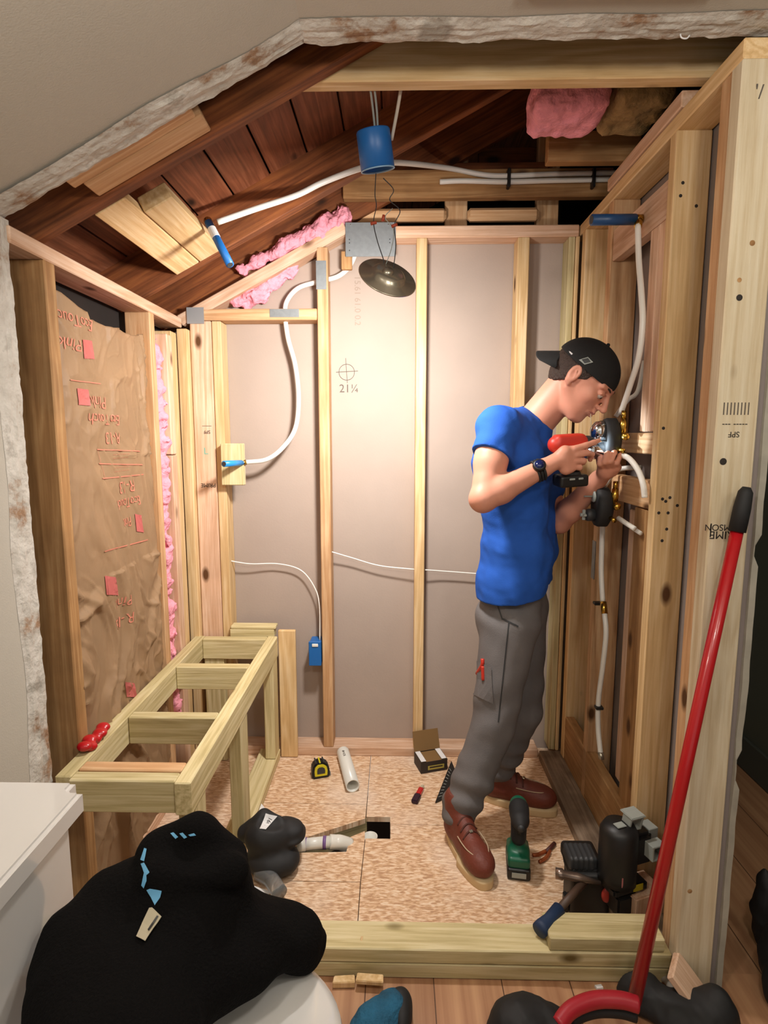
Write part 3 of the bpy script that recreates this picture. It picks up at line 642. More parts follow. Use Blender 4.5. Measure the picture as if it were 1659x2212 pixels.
# bench
bz = .56
bn = empty('bench_frame', (-.69, 1.86, 0)); tag(bn, 'long open bench frame of greenish treated lumber on the left', 'bench frame')
bx0, bx1 = XL+.002, -.512
box('rail', bx0, bx0+.042, 1.352, 2.395, bz-.089, bz, TREAT, bn)
box('rail', bx1-.042, bx1, 1.33, 2.395, bz-.089, bz, TREAT, bn)
for y in (1.338, 1.385, 1.665, 2.055, 2.352):
    box('crosspiece', bx0+.043, bx1-.043, y, y+.04, bz-.089, bz-.001, TREAT if y != 1.385 else PINEW, bn)
for y, z1 in ((1.36, bz-.09), (1.80, bz-.09), (2.305, bz-.09)):
    box('leg', bx1-.046, bx1-.003, y, y+.085, .045, z1, TREAT, bn)
box('sill', bx1-.088, bx1, 1.445, 2.395, .003, .043, TREAT, bn)
box('sill', bx1-.088-.23, bx1-.09, 1.445, 1.485, .003, .043, TREAT, bn)
box('leg', bx0+.045, bx0+.13, 2.36, 2.398, .003, bz-.09, TREAT, bn)
L(box(S, -.512+.002, -.435, 2.395, YB-.001, .002, .585, PINE), 'short post standing beside the back end of the bench', 'post')
L(box('ledger_block', -.72, -.527, 2.398, YB+.03, .552, .588, TREAT), 'lower small block stacked behind the back end of the bench', 'block')
L(box('ledger_block', -.716, -.52, 2.398, YB+.03, .589, .603, TREAT), 'thin top block stacked behind the back end of the bench', 'block')
# red thing on the rail
sd = Sdf((-.90, 1.40, .54), (-.78, 1.62, .62), .0025)
for k in range(7):
    y = 1.46+k*.018; sd.ell((XL+.022+.006*math.sin(k*2), y, .575+.005*math.cos(k*3)), (.020, .016, .013), k=.006)
o = sd.obj('red_tape_roll', RED); tag(o, 'crumpled shiny red strap lying on the bench rail', 'strap')

# insulation
def batt_sheet():
    bm = bmesh.new(); ny, nz = 110, 330; y0, y1 = 1.515, 2.095; rows = []
    for i in range(ny+1):
        y = y0+(y1-y0)*i/ny; u = i/ny; row = []
        top = 1.795-.03*math.sin(u*3)-.02*(1 if u > .3 else 0)+.012*mn.noise(Vector((u*6, 0, 0)))
        for j in range(nz+1):
            z = top*j/nz
            q = Vector((y*6, z*4, 1.7)); f = mn.noise(q)*.012
            ridge = 0
            for s, a in ((4.2, .015), (8.5, .009), (19, .004)):
                n = mn.noise(Vector((y*s+1.6*mn.noise(q*.8), z*s*.6+y*s*.55+1.2*mn.noise(q*.5+Vector((3, 1, 7))), s))); ridge += a*(1-min(1, abs(n)*7))
            edge = min(u, 1-u); pin = -.012*max(0, 1-edge*14)
            wr = 1.0 if (z > 1.35 and u > .45) or z < 1.0 else .45
            row.append(bm.verts.new((-.888+pin+f*.8+ridge*wr*1.15+.012*math.sin(u*PI), y, z)))
        rows.append(row)
    for a, b in zip(rows, rows[1:]):
        for j in range(nz): bm.faces.new((a[j], a[j+1], b[j+1], b[j]))
    bmesh.ops.solidify(bm, geom=bm.faces[:], thickness=.004)
    return bmobj('kraft_facing', bm, KRAFT, None, None, True)
be = empty('insulation_batt', (-.92, 1.8, .04)); tag(be, 'wrinkled brown kraft-faced insulation batt in the left wall', 'insulation')
kf = batt_sheet(); kf.parent = be; kf.matrix_parent_inverse = be.matrix_world.inverted()
box('fibreglass_core', -.965, -.915, 1.53, 2.08, .05, 1.76, PINK, be, .01)
# prints on the kraft
def kprint(px, mat, nm='print'): return patch(nm, px, kf, mat, kf, .0025, 3)
for (x, y, w, hh) in ((190, 755, 26, 42), (180, 858, 30, 38), (300, 1130, 20, 40), (240, 1265, 30, 42), (283, 1490, 26, 34)):
    kprint([(x-w/2, y-hh/2), (x+w/2-6, y-hh/2+3), (x+w/2, y+hh/2), (x-w/2+4, y+hh/2-2)], REDINK)
for (x0, y0, x1, y1) in ((208, 970, 300, 974), (212, 1001, 306, 1003), (220, 1033, 308, 1024), (150, 820, 215, 828), (225, 1190, 318, 1165), (208, 970, 226, 1034)):
    kprint([(x0, y0), (x1, y1), (x1+1, y1+2), (x0+1, y0+2)], PINKINK, 'print_line')
def ktext(s, px, py, size, rz, mat=PINKINK):
    me_t = text('print_text', s, size, (0, 0, 0), Matrix(), mat, kf, 0)
    M = kf.matrix_world; bv = BVHTree.FromPolygons([v.co for v in kf.data.vertices], [tuple(p.vertices) for p in kf.data.polygons])
    a = math.radians(rz); c = PX(px, py, -.87); me = me_t.data
    for v in me.vertices:   # lay the letters on the paper, reading from +X, turned over like on the batt
        x, y = v.co.x, v.co.y; u = -(x*math.cos(a)-y*math.sin(a)); w = -(x*math.sin(a)+y*math.cos(a))
        P = Vector((-.80, c.y-u*-1, c.z+w)); h = bv.ray_cast(P, Vector((-1, 0, 0)))
        v.co = (h[0]+Vector((.0022, 0, 0))) if h[0] else P+Vector((-.07, 0, 0))
    me_t.matrix_parent_inverse = Matrix(); me_t.matrix_world = Matrix(); 
    return me_t
for s, px, py, sz, rz in (('R-13', 278, 1050, .055, 0), ('R-13', 245, 945, .05, 0), ('EcoTouch', 168, 690, .045, 0), ('Pink', 214, 868, .05, 0), ('Pink', 160, 742, .045, 0), ('EcoTouch', 228, 905, .045, 0), ('EcoTouch', 280, 1085, .045, 0), ('Pink', 278, 1128, .045, 0), ('Pink', 262, 1300, .045, 0), ('R-13', 265, 1340, .05, 0),
    ('--- ---- -- ------ ----', 262, 982, .014, 0), ('--- ---- -- ------ ----', 262, 990, .014, 0), ('--- ---- -- ------ ----', 265, 1010, .014, 0), ('--- ---- -- ------ ----', 265, 1018, .014, 0)):
    ktext(s, px, py, sz, rz)
def fluff(name, pts, rad, mat, label, seed=0, h=.0045, amp=.015, parent=None):
    P = np.array([list(p) for p in pts]); m = max(rad)+.04 if isinstance(rad, list) else rad+.04
    sd = Sdf(P.min(0)-m, P.max(0)+m, h); R_ = rad if isinstance(rad, list) else [rad]*len(P)
    for i in range(len(P)-1): sd.cap(P[i], P[i+1], R_[i], R_[i+1], k=.02)
    sd.all(lambda d, Q: d+amp*1.1*wob(Q, 48, seed)+amp*.6*wob(Q, 130, seed+1)+amp*.25*wob(Q, 300, seed+2))
    o = sd.obj(name, mat, parent); tag(o, label, 'insulation'); return o
fluff('insulation_tuft', [(-.91, 2.185, z) for z in (.25, .6, 1.0, 1.4, 1.74)], .034, PINK, 'tall ragged strip of pink insulation between left wall studs', 3)
fluff('insulation_tuft', [Vector((x, 2.44, zs(x)+.03)) for x in (-.62, -.45, -.3, -.22)], [.016, .03, .035, .035], PINK, 'pink insulation sitting on the sloping top plate', 4)
fluff('insulation_tuft', [PY(520, 648, 2.47), PY(560, 635, 2.47), PY(585, 610, 2.47), PY(620, 575, 2.47), PY(655, 545, 2.47)], [.03, .035, .022, .035, .016], PINK, 'pink insulation tuft hanging below the sloping plate', 5)
fluff('kraft_scrap', [PY(500, 635, 2.485), PY(550, 600, 2.485), PY(600, 565, 2.485)], [.022, .03, .015], KRAFT, 'torn brown paper scrap under the sloping plate', 8, amp=.014)
sd = Sdf((.30, 1.70, 2.2), (.80, 2.35, 2.6), .006)
sd.rbox(PY(1225, 235, 1.9)+Vector((0, 0, .02)), (.105, .10, .065), .03, k=.01); sd.all(lambda d, Q: d+.010*wob(Q, 50, 2)+.004*wob(Q, 150, 4))
o = sd.obj('insulation_batt', PINK); tag(o, 'pink insulation batt hanging from the ceiling at top right', 'insulation')
sd = Sdf((.30, 1.60, 2.2), (.95, 2.35, 2.65), .006)
sd.rbox(PY(1372, 235, 1.92)+Vector((0, 0, .03)), (.085, .11, .06), .03, k=.01); sd.all(lambda d, Q: d+.010*wob(Q, 45, 12)+.004*wob(Q, 150, 14))
o = sd.obj('insulation_batt', BROWNF); tag(o, 'brown dusty insulation batt beside the pink one at top right', 'insulation')
L(box('attic_board', .52, .84, 2.16, 2.2, 2.36, 2.46, OLDP), 'old board hanging under the insulation at top right', 'board')

# ================================================================== PIPES
def pipe(label, pts, r=.0085, name='water_pipe', sm=8, mat=WPIPE):
    o = tube(name, pts, r, mat, None, 14, sm); tag(o, label, 'pipe'); return o
pj = 2.408
pipe('long white pipe sweeping from the blue stub-out across the rafters to the right', [PY(470, 480, 1.98), PY(550, 452, 2.02), PY(640, 422, 2.06), PY(700, 393, 2.068), PY(785, 362, 2.07)]+[PY(850, 351, 2.2), PY(960, 362, pj-.01), PY(1040, 377, pj), PY(1095, 380, pj), PY(1200, 376, pj), PY(1345, 373, pj)], .0095)
pipe('lower white pipe strapped to the rear ceiling joist', [PY(950, 393, pj), PY(1000, 391, pj), PY(1095, 393, pj), PY(1200, 390, pj), PY(1345, 387, pj)], .0095)
pipe('white pipe end behind the joist above the steel plate', [PY(772, 445, 2.54), PY(820, 432, 2.56), PY(870, 420, 2.6)], .0095)
for px in (1099, 1282):
    p = PY(px, 385, 2.40); o = box('pipe_clip', p.x-.006, p.x+.006, 2.388, 2.42, p.z-.035, p.z+.035, BLK, None, .003)
    tag(o, 'black plastic clip holding both pipes on the joist, %s of the two' % ('left' if px < 1150 else 'right'), 'pipe clip')
pipe('white looping pipe in front of the back wall left bays', [PY(527, 999, 2.40), PY(575, 993, 2.40), PY(610, 968, 2.41), PY(638, 925, 2.43), PY(645, 860, 2.44), PY(638, 790, 2.45), PY(622, 730, 2.455), PY(616, 680, 2.46), PY(620, 650, 2.46), PY(645, 622, 2.46), PY(690, 608, 2.46), PY(730, 597, 2.46), PY(755, 575, 2.46), PY(770, 540, 2.465), PY(775, 500, 2.47)], .0095)
pipe('white pipe curving down from the top-right stub to the upper valve', [PX(1378, 485, .70), PX(1380, 560, .70), PX(1386, 640, .69), PX(1388, 700, .69), PX(1380, 770, .69), PX(1362, 830, .69), PX(1341, 893, .69)], .0085)
pipe('short white pipe slanting up behind the valve', [PX(1330, 900, .72), PX(1355, 865, .75), PX(1378, 845, .77), PX(1392, 780, .79)], .0075)
pipe('white hose bending right out of the upper valve', [PX(1338, 982, .685), PX(1358, 990, .69), PX(1378, 1015, .70), PX(1389, 1045, .70), PX(1393, 1075, .705)], .0085)
pipe('white pipe rising left of the lower valve', [PX(1305, 1052, .68), PX(1325, 1022, .71), PX(1345, 1012, .74), PX(1385, 1010, .78)], .008)
pipe('upper white pipe stub coming out below the lower valve', [PX(1336, 1119, .69), PX(1352, 1130, .70), PX(1371, 1142, .71)], .0075, sm=0)
pipe('lower white pipe stub coming out below the lower valve', [PX(1350, 1128, .73), PX(1368, 1142, .73), PX(1384, 1152, .73)], .0065, sm=0)
rp = empty('water_pipe', PX(1296, 1640, .70)); tag(rp, 'white riser pipe running down the right wall from the lower valve', 'pipe')
tube('upper_run', [PX(1302, 1130, .70), PX(1300, 1180, .70), PX(1299, 1240, .70), PX(1302, 1300, .70)], .0085, WPIPE, rp)
tube('lower_run', [PX(1306, 1325, .70), PX(1309, 1370, .70), PX(1302, 1440, .70), PX(1293, 1510, .70), PX(1292, 1570, .70), PX(1298, 1635, .70)], .0085, WPIPE, rp)
tube('coupling', [PX(1303, 1300, .70), PX(1306, 1326, .70)], .0105, BRASS, rp, sm=0)
tube('end_ring', [PX(1298, 1625, .70), PX(1299, 1640, .70)], .0098, NICKEL, rp, sm=0)
for (x, y) in ((1293, 1528), (1290, 1303)):
    p = PX(x, y, .70); box('strap', p.x-.012, p.x+.014, p.y-.012, p.y+.012, p.z-.005, p.z+.005, BLK, rp, .002)
# stub-outs
def stub(label, pts, r, M=None, tagc='pipe stub', tip=BLUE):
    o = tube('pipe_stub', pts, r, tip, None, 18, 0); tag(o, label, tagc)
    d = (Vector(pts[-1])-Vector(pts[0])).normalized(); bm = bmesh.new()
    add_tube(bm, [Vector(pts[-1])-d*.002, Vector(pts[-1])+d*.0008], r*.72, 16); bmobj('bore', bm, DGREY, o)
    return o
a = PY(450, 480, 1.90); b = PY(497, 572, 1.84)
s1 = stub('blue capped stub-out pointing down from the eave boards', [a, b], .0125); tube('brass_elbow', [a+Vector((-.008, .02, .012)), a+(b-a)*.16], .013, BRASS, s1, sm=0)
bm = bmesh.new(); add_tube(bm, [a+(b-a)*.16, a+(b-a)*.38], .0132, 18); bmobj('paper_label', bm, PAPER, s1)
a = PY(522, 1000, 2.385); b = PY(484, 1002, 2.27)
s2 = stub('blue stub-out on the small treated block by the left corner', [a, b], .0125, tip=plain('bright_blue_plastic', '2f8fd8', .35)); tube('brass_elbow', [PY(530, 999, 2.40), a], .012, BRASS, s2, sm=0)
L(box('pipe_block', PY(482, 1000, 2.41).x, PY(530, 1000, 2.41).x, 2.378, 2.410, PY(505, 1048, 2.39).z, PY(505, 958, 2.39).z, TREAT), 'small treated block carrying the lower left blue stub-out', 'block')
a = PX(1372, 474, .70); b = Vector((PY(1278, 476, a.y-.03).x, a.y-.03, a.z)); b = PY(1278, 475, a.y-.02)
s3 = stub('dark blue stub-out pointing left near the top of the right wall', [a, b], .0155, tip=plain('navy_plastic', '1c4674', .4)); tube('brass_elbow', [a+Vector((.02, 0, 0)), a-(a-b)*.02], .014, BRASS, s3, sm=0); tube('brass_drop', [a+Vector((.012, 0, 0)), PX(1378, 490, .70)], .011, BRASS, s3, sm=0)
# cable along the back wall
for lab, pts in (('thin white cable drooping across the left bay to the blue box', [PY(488, 1210, 2.45), PY(540, 1218, 2.46), PY(600, 1218, 2.47), PY(650, 1232, 2.47), PY(680, 1270, 2.46), PY(690, 1310, 2.45), PY(691, 1385, 2.44)]),
                 ('thin white cable crossing the middle bay of the back wall', [PY(716, 1192, 2.45), PY(760, 1205, 2.46), PY(820, 1222, 2.46), PY(895, 1230, 2.45)]),
                 ('thin white cable crossing behind the man at waist height', [PY(918, 1231, 2.45), PY(960, 1234, 2.46), PY(1040, 1240, 2.46), PY(1110, 1245, 2.45)])):
    o = tube('electric_cable', pts, .0028, WPIPE, None, 8, 8); tag(o, lab, 'cable')
# electrical box
eb = empty('outlet_box', PY(682, 1437, 2.42)); tag(eb, 'blue plastic outlet box on the left-of-centre stud', 'electrical box')
x0, x1 = PY(669, 1410, 2.42).x, PY(694, 1410, 2.42).x; z0, z1 = PY(680, 1436, 2.42).z, PY(680, 1386, 2.42).z
x1 = min(x1, -.3235)
box('box_body', x0, x1, 2.425, 2.49, z0, z1, BLUE, eb, .003); box('box_rim', x0-.003, x1, 2.412, 2.424, z0-.002, z1+.002, BLUE, eb, .002); box('white_insert', x0+.012, x1-.012, 2.408, 2.4115, z1-.02, z1-.006, WPIPE, eb, .002)

# hanging ceiling fixture
cb = empty('ceiling_box', PY(812, 370, 1.70)); tag(cb, 'round blue junction box hanging on wires from the front joist', 'junction box')
c = PY(811, 325, 1.70); Mb = T(*c) @ R(math.radians(-8), 'Y') @ R(math.radians(14), 'X')
rb = .046
lathe('box_shell', [(0, .048), (rb*.96, .048), (rb, .044), (rb*1.02, -.044), (rb*.97, -.045), (rb*.93, .042), (0, .043)], BLUE, cb, Mb, 36)
lathe('rim', [(rb*.965, -.0452), (rb*1.03, -.0452), (rb*1.03, -.0482), (rb*.965, -.0482), (rb*.965, -.0452)], plain('pale_blue_rim', '8ab2d0', .4), cb, Mb, 36)
for s_ in (-1, 1): lathe('screw_post', [(0, .03), (.005, .03), (.005, -.043), (0, -.043)], BLUE, cb, Mb @ T(s_*rb*.8, -.01, 0), 10)
top = PY(802, 190, 1.60)
for lab, d in (('grey', 0), ('grey', .010)):
    tube('wire', [PY(800+d*900, 192, 1.578), PY(806+d*800, 240, 1.64), PY(812+d*500, 300, 1.70)], .003, GREYP, cb, 8)
tube('wire_sheath', [PY(866, 192, 1.6), PY(858, 240, 1.65), PY(846, 302, 1.71)], .0045, plain('cream_sheath', 'c8c0b0', .5), cb, 8)
ds = empty('light_trim_disc', PY(838, 600, 1.66)); tag(ds, 'round brushed metal light trim dangling from thin wires', 'light fixture')
c = PY(838, 598, 1.66); rd = .083
Md = axisM(c, DN)
lathe('disc', [(0, .020), (rd*.42, .020), (rd*.55, .012), (rd*.62, .002), (rd*.97, .0), (rd, -.003), (rd*.95, -.005), (0, -.004)], NICKEL, ds, Md, 48)
lathe('lens', [(0, -.0055), (rd*.8, -.0055), (rd*.82, -.004), (0, -.0042)], LAMPG, ds, Md, 40)
lathe('hub', [(0, .030), (.012, .029), (.016, .020), (.016, .018)], NICKEL, ds, Md @ T(-.01, .01, 0), 20)
for pts, r, mt in (([PY(812, 375, 1.70), PY(810, 420, 1.69), PY(813, 445, 1.69), PY(807, 480, 1.68), PY(815, 520, 1.67), PY(828, 560, 1.665), PY(832, 583, 1.66)], .0013, DGREY),
                   ([PY(828, 385, 1.70), PY(850, 410, 1.69), PY(842, 432, 1.69), PY(864, 455, 1.68), PY(852, 486, 1.68), PY(855, 530, 1.67), PY(850, 580, 1.66)], .0013, DGREY),
                   ([PY(848, 450, 1.69), PY(832, 470, 1.68), PY(850, 495, 1.68), PY(846, 535, 1.67), PY(834, 570, 1.66)], .0011, GREYP)):
    tube('wire', pts, r, mt, ds, 6)
for px, py, rz in ((828, 471, .2), (852, 487, 1.2), (807, 482, 1.4)):
    p = PY(px, py, 1.68); lathe('wire_nut', [(0, .009), (.004, .008), (.0048, -.008), (0, -.009)], plain('orange_nut', 'a8432a', .5) if rz == .2 else MATS['orange_nut'], ds, T(*p) @ R(rz, 'Y'), 10)

# ceiling vent
o = box('vent_cover', PZ(1120, 0, 2.25).x, .60, .95, 1.229, 2.243, 2.2575, plain('white_vent', 'dcd8d0', .5), None, .006); tag(o, 'edge of a white plastic cover on the bathroom ceiling', 'vent cover')
o = tube('drywall_screw', [PY(1470, 62, 1.345), PY(1471, 80, 1.345), PY(1483, 83, 1.345), PY(1490, 76, 1.345)], .0016, PAPER, None, 6, 4); tag(o, 'small bent strip of white tape hanging off the ceiling edge', 'tape')

# ================================================================== VALVES
def valve(label, cx, cy, X, upper):
    v = empty('shower_valve', PX(cx, cy, X)); tag(v, label, 'shower valve'); c = PX(cx, cy, X)
    A = Matrix.Translation(c) @ R(-PI/2, 'Y')     # local z = -X (towards the man)
    bm = bmesh.new(); n = 40; pr = [(1.0, .0), (1.0, .030), (.94, .038), (.0, .040)]
    def ov(k, s, z): t = 2*PI*k/n; return (s*.064*math.cos(t), s*.047*math.sin(t), z)
    rings = [[bm.verts.new(ov(k, s, z)) for k in range(n)] for s, z in ((.7, -.012), (1, 0), (1, .026), (.93, .036), (.6, .039))]
    for a, b in zip(rings, rings[1:]):
        for k in range(n): bm.faces.new((a[k], a[(k+1) % n], b[(k+1) % n], b[k]))
    bm.faces.new(rings[0]); bm.faces.new(rings[-1]); bmobj('guard', bm, BLKR, v, A, True)
    if upper:
        lathe('chrome_dome', [(0, .034), (.018, .032), (.031, .022), (.036, .0), (.0, 0)], CHROME, v, A @ T(.022, 0, .039))
        lathe('chrome_sleeve', [(0, .074), (.016, .072), (.028, .060), (.030, .0), (0, 0)], CHROME, v, A @ T(-.034, -.002, .030))
    else:
        lathe('spindle_disc', [(0, .006), (.017, .006), (.019, .003), (.019, 0), (0, 0)], GREYP, v, A @ T(.034, 0, .04))
        lathe('spindle', [(0, .028), (.0025, .028), (.0025, 0), (0, 0)], GREYP, v, A @ T(.034, 0, .045), 10)
        lathe('knob', [(0, .028), (.018, .026), (.020, .02), (.020, 0), (0, 0)], DGREY, v, A @ T(-.026, 0, .038))
        bm = bmesh.new(); add_box(bm, .034, .008, .010, T(0, 0, .005)); add_box(bm, .008, .034, .010, T(0, 0, .005)); add_lathe(bm, [(0, .018), (.006, .016), (.006, 0), (0, 0)], Matrix(), 14); bmobj('cross_handle', bm, GREYP, v, A @ T(-.026, 0, .066))
    tube('brass_fitting', [c+Vector((.012, -.030, .012)), c+Vector((.014, -.030, .04)), c+Vector((.014, -.030, .062))], [.010, .012, .0095], BRASS, v, 14, 0)
    tube('brass_collar', [c+Vector((.014, -.030, .062)), c+Vector((.014, -.030, .085))], .0075, BRASS, v, 14, 0)
    bm = bmesh.new(); bmesh.ops.create_uvsphere(bm, u_segments=18, v_segments=12, radius=.0125); bmobj('brass_plug', bm, BRASS, v, T(c.x+.012, c.y-.056, c.z+.008), True)
    tube('brass_outlet', [c+Vector((.0, -.04, -.03)), c+Vector((.006, -.062, -.036))], .007, BRASS, v, 12, 0)
    return v, c
v1, c1 = valve('upper shower valve with gleaming chrome caps held by the man', 1327, 948, .675, True)
v2, c2 = valve('lower shower valve with grey knobs and black oval guard', 1310, 1095, .675, False)

# ================================================================== THE MAN
def A3(v): return np.array([v[0], v[1], v[2]], float)
def basis(f, u):
    f = Vector(f).normalized(); l = Vector(u).cross(f).normalized(); u = f.cross(l).normalized(); return f, l, u
yaw_b = math.radians(24); bf = Vector((math.cos(yaw_b), -math.sin(yaw_b), 0)); bl = Vector((math.sin(yaw_b), math.cos(yaw_b), 0))
man = empty('person', (.30, 1.93, 0)); tag(man, 'man in blue t-shirt and backwards black cap, bending to work on a shower valve', 'person')
# joints
HIP = PY(1112, 1300, 1.985); WAI = PY(1116, 1185, 1.975); CHE = PY(1118, 1010, 1.955); NEK = PY(1152, 893, 1.955)
RSH = PY(1075, 925, 1.80); REL = PY(1043, 1078, 1.70); RWR = PY(1172, 1012, 1.735)
LSH = RSH + bl*.36 + Vector((.01, 0, -.015)); LEL = PY(1208, 1128, 1.99); LWR = PY(1293, 1035, 1.86)
RHI = HIP - bl*.085; LHI = HIP + bl*.085
RKN = PY(1068, 1560, 1.895); LKN = PY(1128, 1530, 2.05)
RAN = Vector((.222, 1.875, .09)); LAN = Vector((.385, 2.125, .09))
HC = PY(1261, 817, 1.875)
hf, hl, hu = basis((.64, -.50, -.70), (.62, -.35, .8))
HB = [A3(hf), A3(hl), A3(hu)]
def hp_(f, l, u): return HC+hf*f+hl*l+hu*u
bd = Sdf((-.02, 1.55, .03), (.86, 2.32, 1.80), .0031)
def c(a, b, r0, r1=None, k=.02, **q): bd.cap(a, b, r0, r1, k, **q)
# trunk and legs
lf = (A3(bf), 1.35)
c(HIP-bl*.06, HIP+bl*.06, .080, k=.02); c(HIP, WAI, .082, .082, .02); c(WAI, CHE, .082, .088, .02); c(CHE, NEK-Vector((0, 0, .05)), .088, .052, .03)
c(RSH, LSH, .050, .050, .03)
for h, kn, an in ((RHI, RKN, RAN), (LHI, LKN, LAN)):
    c(h, kn, .072, .050, .02); c(kn, an, .050, .034, .02); c(an, an+Vector((.0, .0, -.045)), .034, .03, .01)
# arms
def lerp(a, b, t): return Vector(a).lerp(Vector(b), t)
for s, e, w in ((RSH, REL, RWR), (LSH, LEL, LWR)):
    c(s, lerp(s, e, .5), .052, .048, .02); c(lerp(s, e, .45), e, .047, .037, .02)
    c(e, lerp(e, w, .3), .038, .040, .015); c(lerp(e, w, .3), w, .040, .026, .015)
c(REL, REL, .034, k=.015)
# head
def he(f, l, u, r, k=.012, sub=False, B=None): bd.ell(hp_(f, l, u), r, B or HB, k, sub)
def hc(a, b, r0, r1=None, k=.008, sub=False): bd.cap(hp_(*a), hp_(*b), r0, r1, k, sub)
c(NEK-Vector((.02, 0, .06)), hp_(-.035, 0, -.06), .060, .052, .02)
c(hp_(-.01, 0, -.08), NEK+Vector((.03, -.01, -.01)), .045, .05, .02)
he(-.012, 0, .017, (.096, .077, .083)); he(.035, 0, -.025, (.060, .060, .085), .02)
he(.040, 0, -.082, (.046, .044, .034), .02); he(.068, 0, -.102, (.020, .020, .017), .015)
for s in (-1, 1):
    hc((.0, s*.058, -.045), (.06, s*.022, -.102), .015, .013, .02)
    he(.060, s*.038, -.022, (.026, .022, .020), .015)
    hc((.092, s*.012, .020), (.080, s*.048, .022), .010, .009, .012)
    he(.099, s*.031, .0, (.014, .019, .013), .012, True)
    he(.0835, s*.031, .001, (.0128, .0138, .0120), .004)
    hc((.096, s*.016, .004), (.092, s*.047, .003), .0022, k=.003)
    he(.103, s*.0115, -.036, (.010, .0075, .0075), .005)
    he(.110, s*.006, -.043, (.005, .003, .003), .003, True)
    # ear
    he(-.006, s*.079, -.002, (.019, .008, .031), .006, B=HB); he(-.002, s*.088, .004, (.0115, .0085, .020), .004, True); hc((-.004, s*.083, .010), (.004, s*.083, -.010), .0022, k=.003); hc((-.01, s*.080, -.028), (.0, s*.076, -.034), .007, k=.006)
hc((.092, 0, .012), (.117, 0, -.031), .0085, .0095, .010); he(.116, 0, -.034, (.011, .010, .009), .006)
hc((.098, -.002, -.048), (.098, .002, -.048), .006, k=.008)
hc((.099, 0, -.0585), (.088, -.021, -.062), .0052, .003, .005); hc((.099, 0, -.0585), (.088, .021, -.062), .0052, .003, .005)
hc((.097, 0, -.070), (.087, -.019, -.067), .0058, .003, .005); hc((.097, 0, -.070), (.087, .019, -.067), .0058, .003, .005)
bd.cap(hp_(.103, 0, -.0642), hp_(.09, .018, -.0648), .0012, .001, .002, True); bd.cap(hp_(.103, 0, -.0642), hp_(.09, -.018, -.0648), .0012, .001, .002, True)
# drill position frame
DR = PY(1232, 958, 1.765); dx = Vector((.97, .20, .06)).normalized(); dz = Vector((.20, -.05, .97)); dz = (dz-dx*dz.dot(dx)).normalized(); dy = dz.cross(dx)
def dp(x, y, z): return DR+dx*x+dy*y+dz*z
# right hand: on the drill grip, index finger along the body
def finger(pts, rs, k=.0035):
    for i in range(len(pts)-1): bd.cap(pts[i], pts[i+1], rs[i], rs[i+1], k)
PALM = dp(-.020, -.026, -.040)
c(RWR, PALM+Vector((-.02, 0, .0)), .026, .024, .012)
bd.cap(PALM+dz*.018-dx*.012, PALM-dz*.030-dx*.006, .022, .020, .012); bd.cap(PALM+dz*.020+dx*.012, PALM-dz*.028+dx*.012, .017, .015, .010)
finger([dp(-.004, -.034, -.012), dp(.032, -.034, -.004), dp(.058, -.030, .002), dp(.078, -.024, .006)], [.0105, .0092, .0082, .0070])     # index
finger([dp(.0, -.036, -.030), dp(.036, -.036, -.026), dp(.058, -.024, -.034), dp(.060, -.012, -.052)], [.0105, .0095, .0085, .0072])     # middle
finger([dp(-.002, -.034, -.048), dp(.026, -.034, -.050), dp(.036, -.014, -.058), dp(.030, .004, -.060)], [.0102, .0092, .0082, .0070])    # ring
finger([dp(-.006, -.030, -.064), dp(.016, -.032, -.070), dp(.026, -.014, -.075), dp(.020, .002, -.076)], [.0092, .0082, .0072, .0062])    # little
finger([dp(-.030, -.020, -.030), dp(-.018, .004, -.012), dp(.006, .020, -.014), dp(.026, .024, -.016)], [.0125, .0110, .0095, .0080])      # thumb
# left hand: under the valve, fingers curled up
VH = c1
def vp(x, y, z): return VH+Vector((x, y, z))
LP = PY(1318, 1012, 1.80)
c(LWR, LP+Vector((-.008, .01, -.012)), .026, .023, .012)
bd.cap(LP+Vector((-.022, 0, -.002)), LP+Vector((.016, -.004, .004)), .017, .016, .010); bd.cap(LP+Vector((-.02, .012, -.012)), LP+Vector((.014, .010, -.010)), .016, .015, .010)
for i, (px, py, mx, my, yy) in enumerate(((1297, 990, 1298, 1002, 1.775), (1311, 981, 1309, 998, 1.765), (1326, 979, 1321, 996, 1.765), (1340, 984, 1334, 1000, 1.775))):
    r = (.0092, .0096, .0094, .0086)[i]
    base = LP+Vector((-.026+.016*i, -.008, .004)); finger([base, PY(mx-2, my, yy-.004), PY(px, py, yy+.006), PY(px+3, py-3, yy+.026)], [r*1.08, r, r*.92, r*.78], .003)
finger([LP+Vector((-.02, .018, -.004)), PY(1296, 1000, 1.855), PY(1292, 984, 1.86), PY(1300, 970, 1.86)], [.012, .0105, .0095, .008])
bd.all(lambda d, P: d)
body = bd.obj('body', SKIN, man, 1)
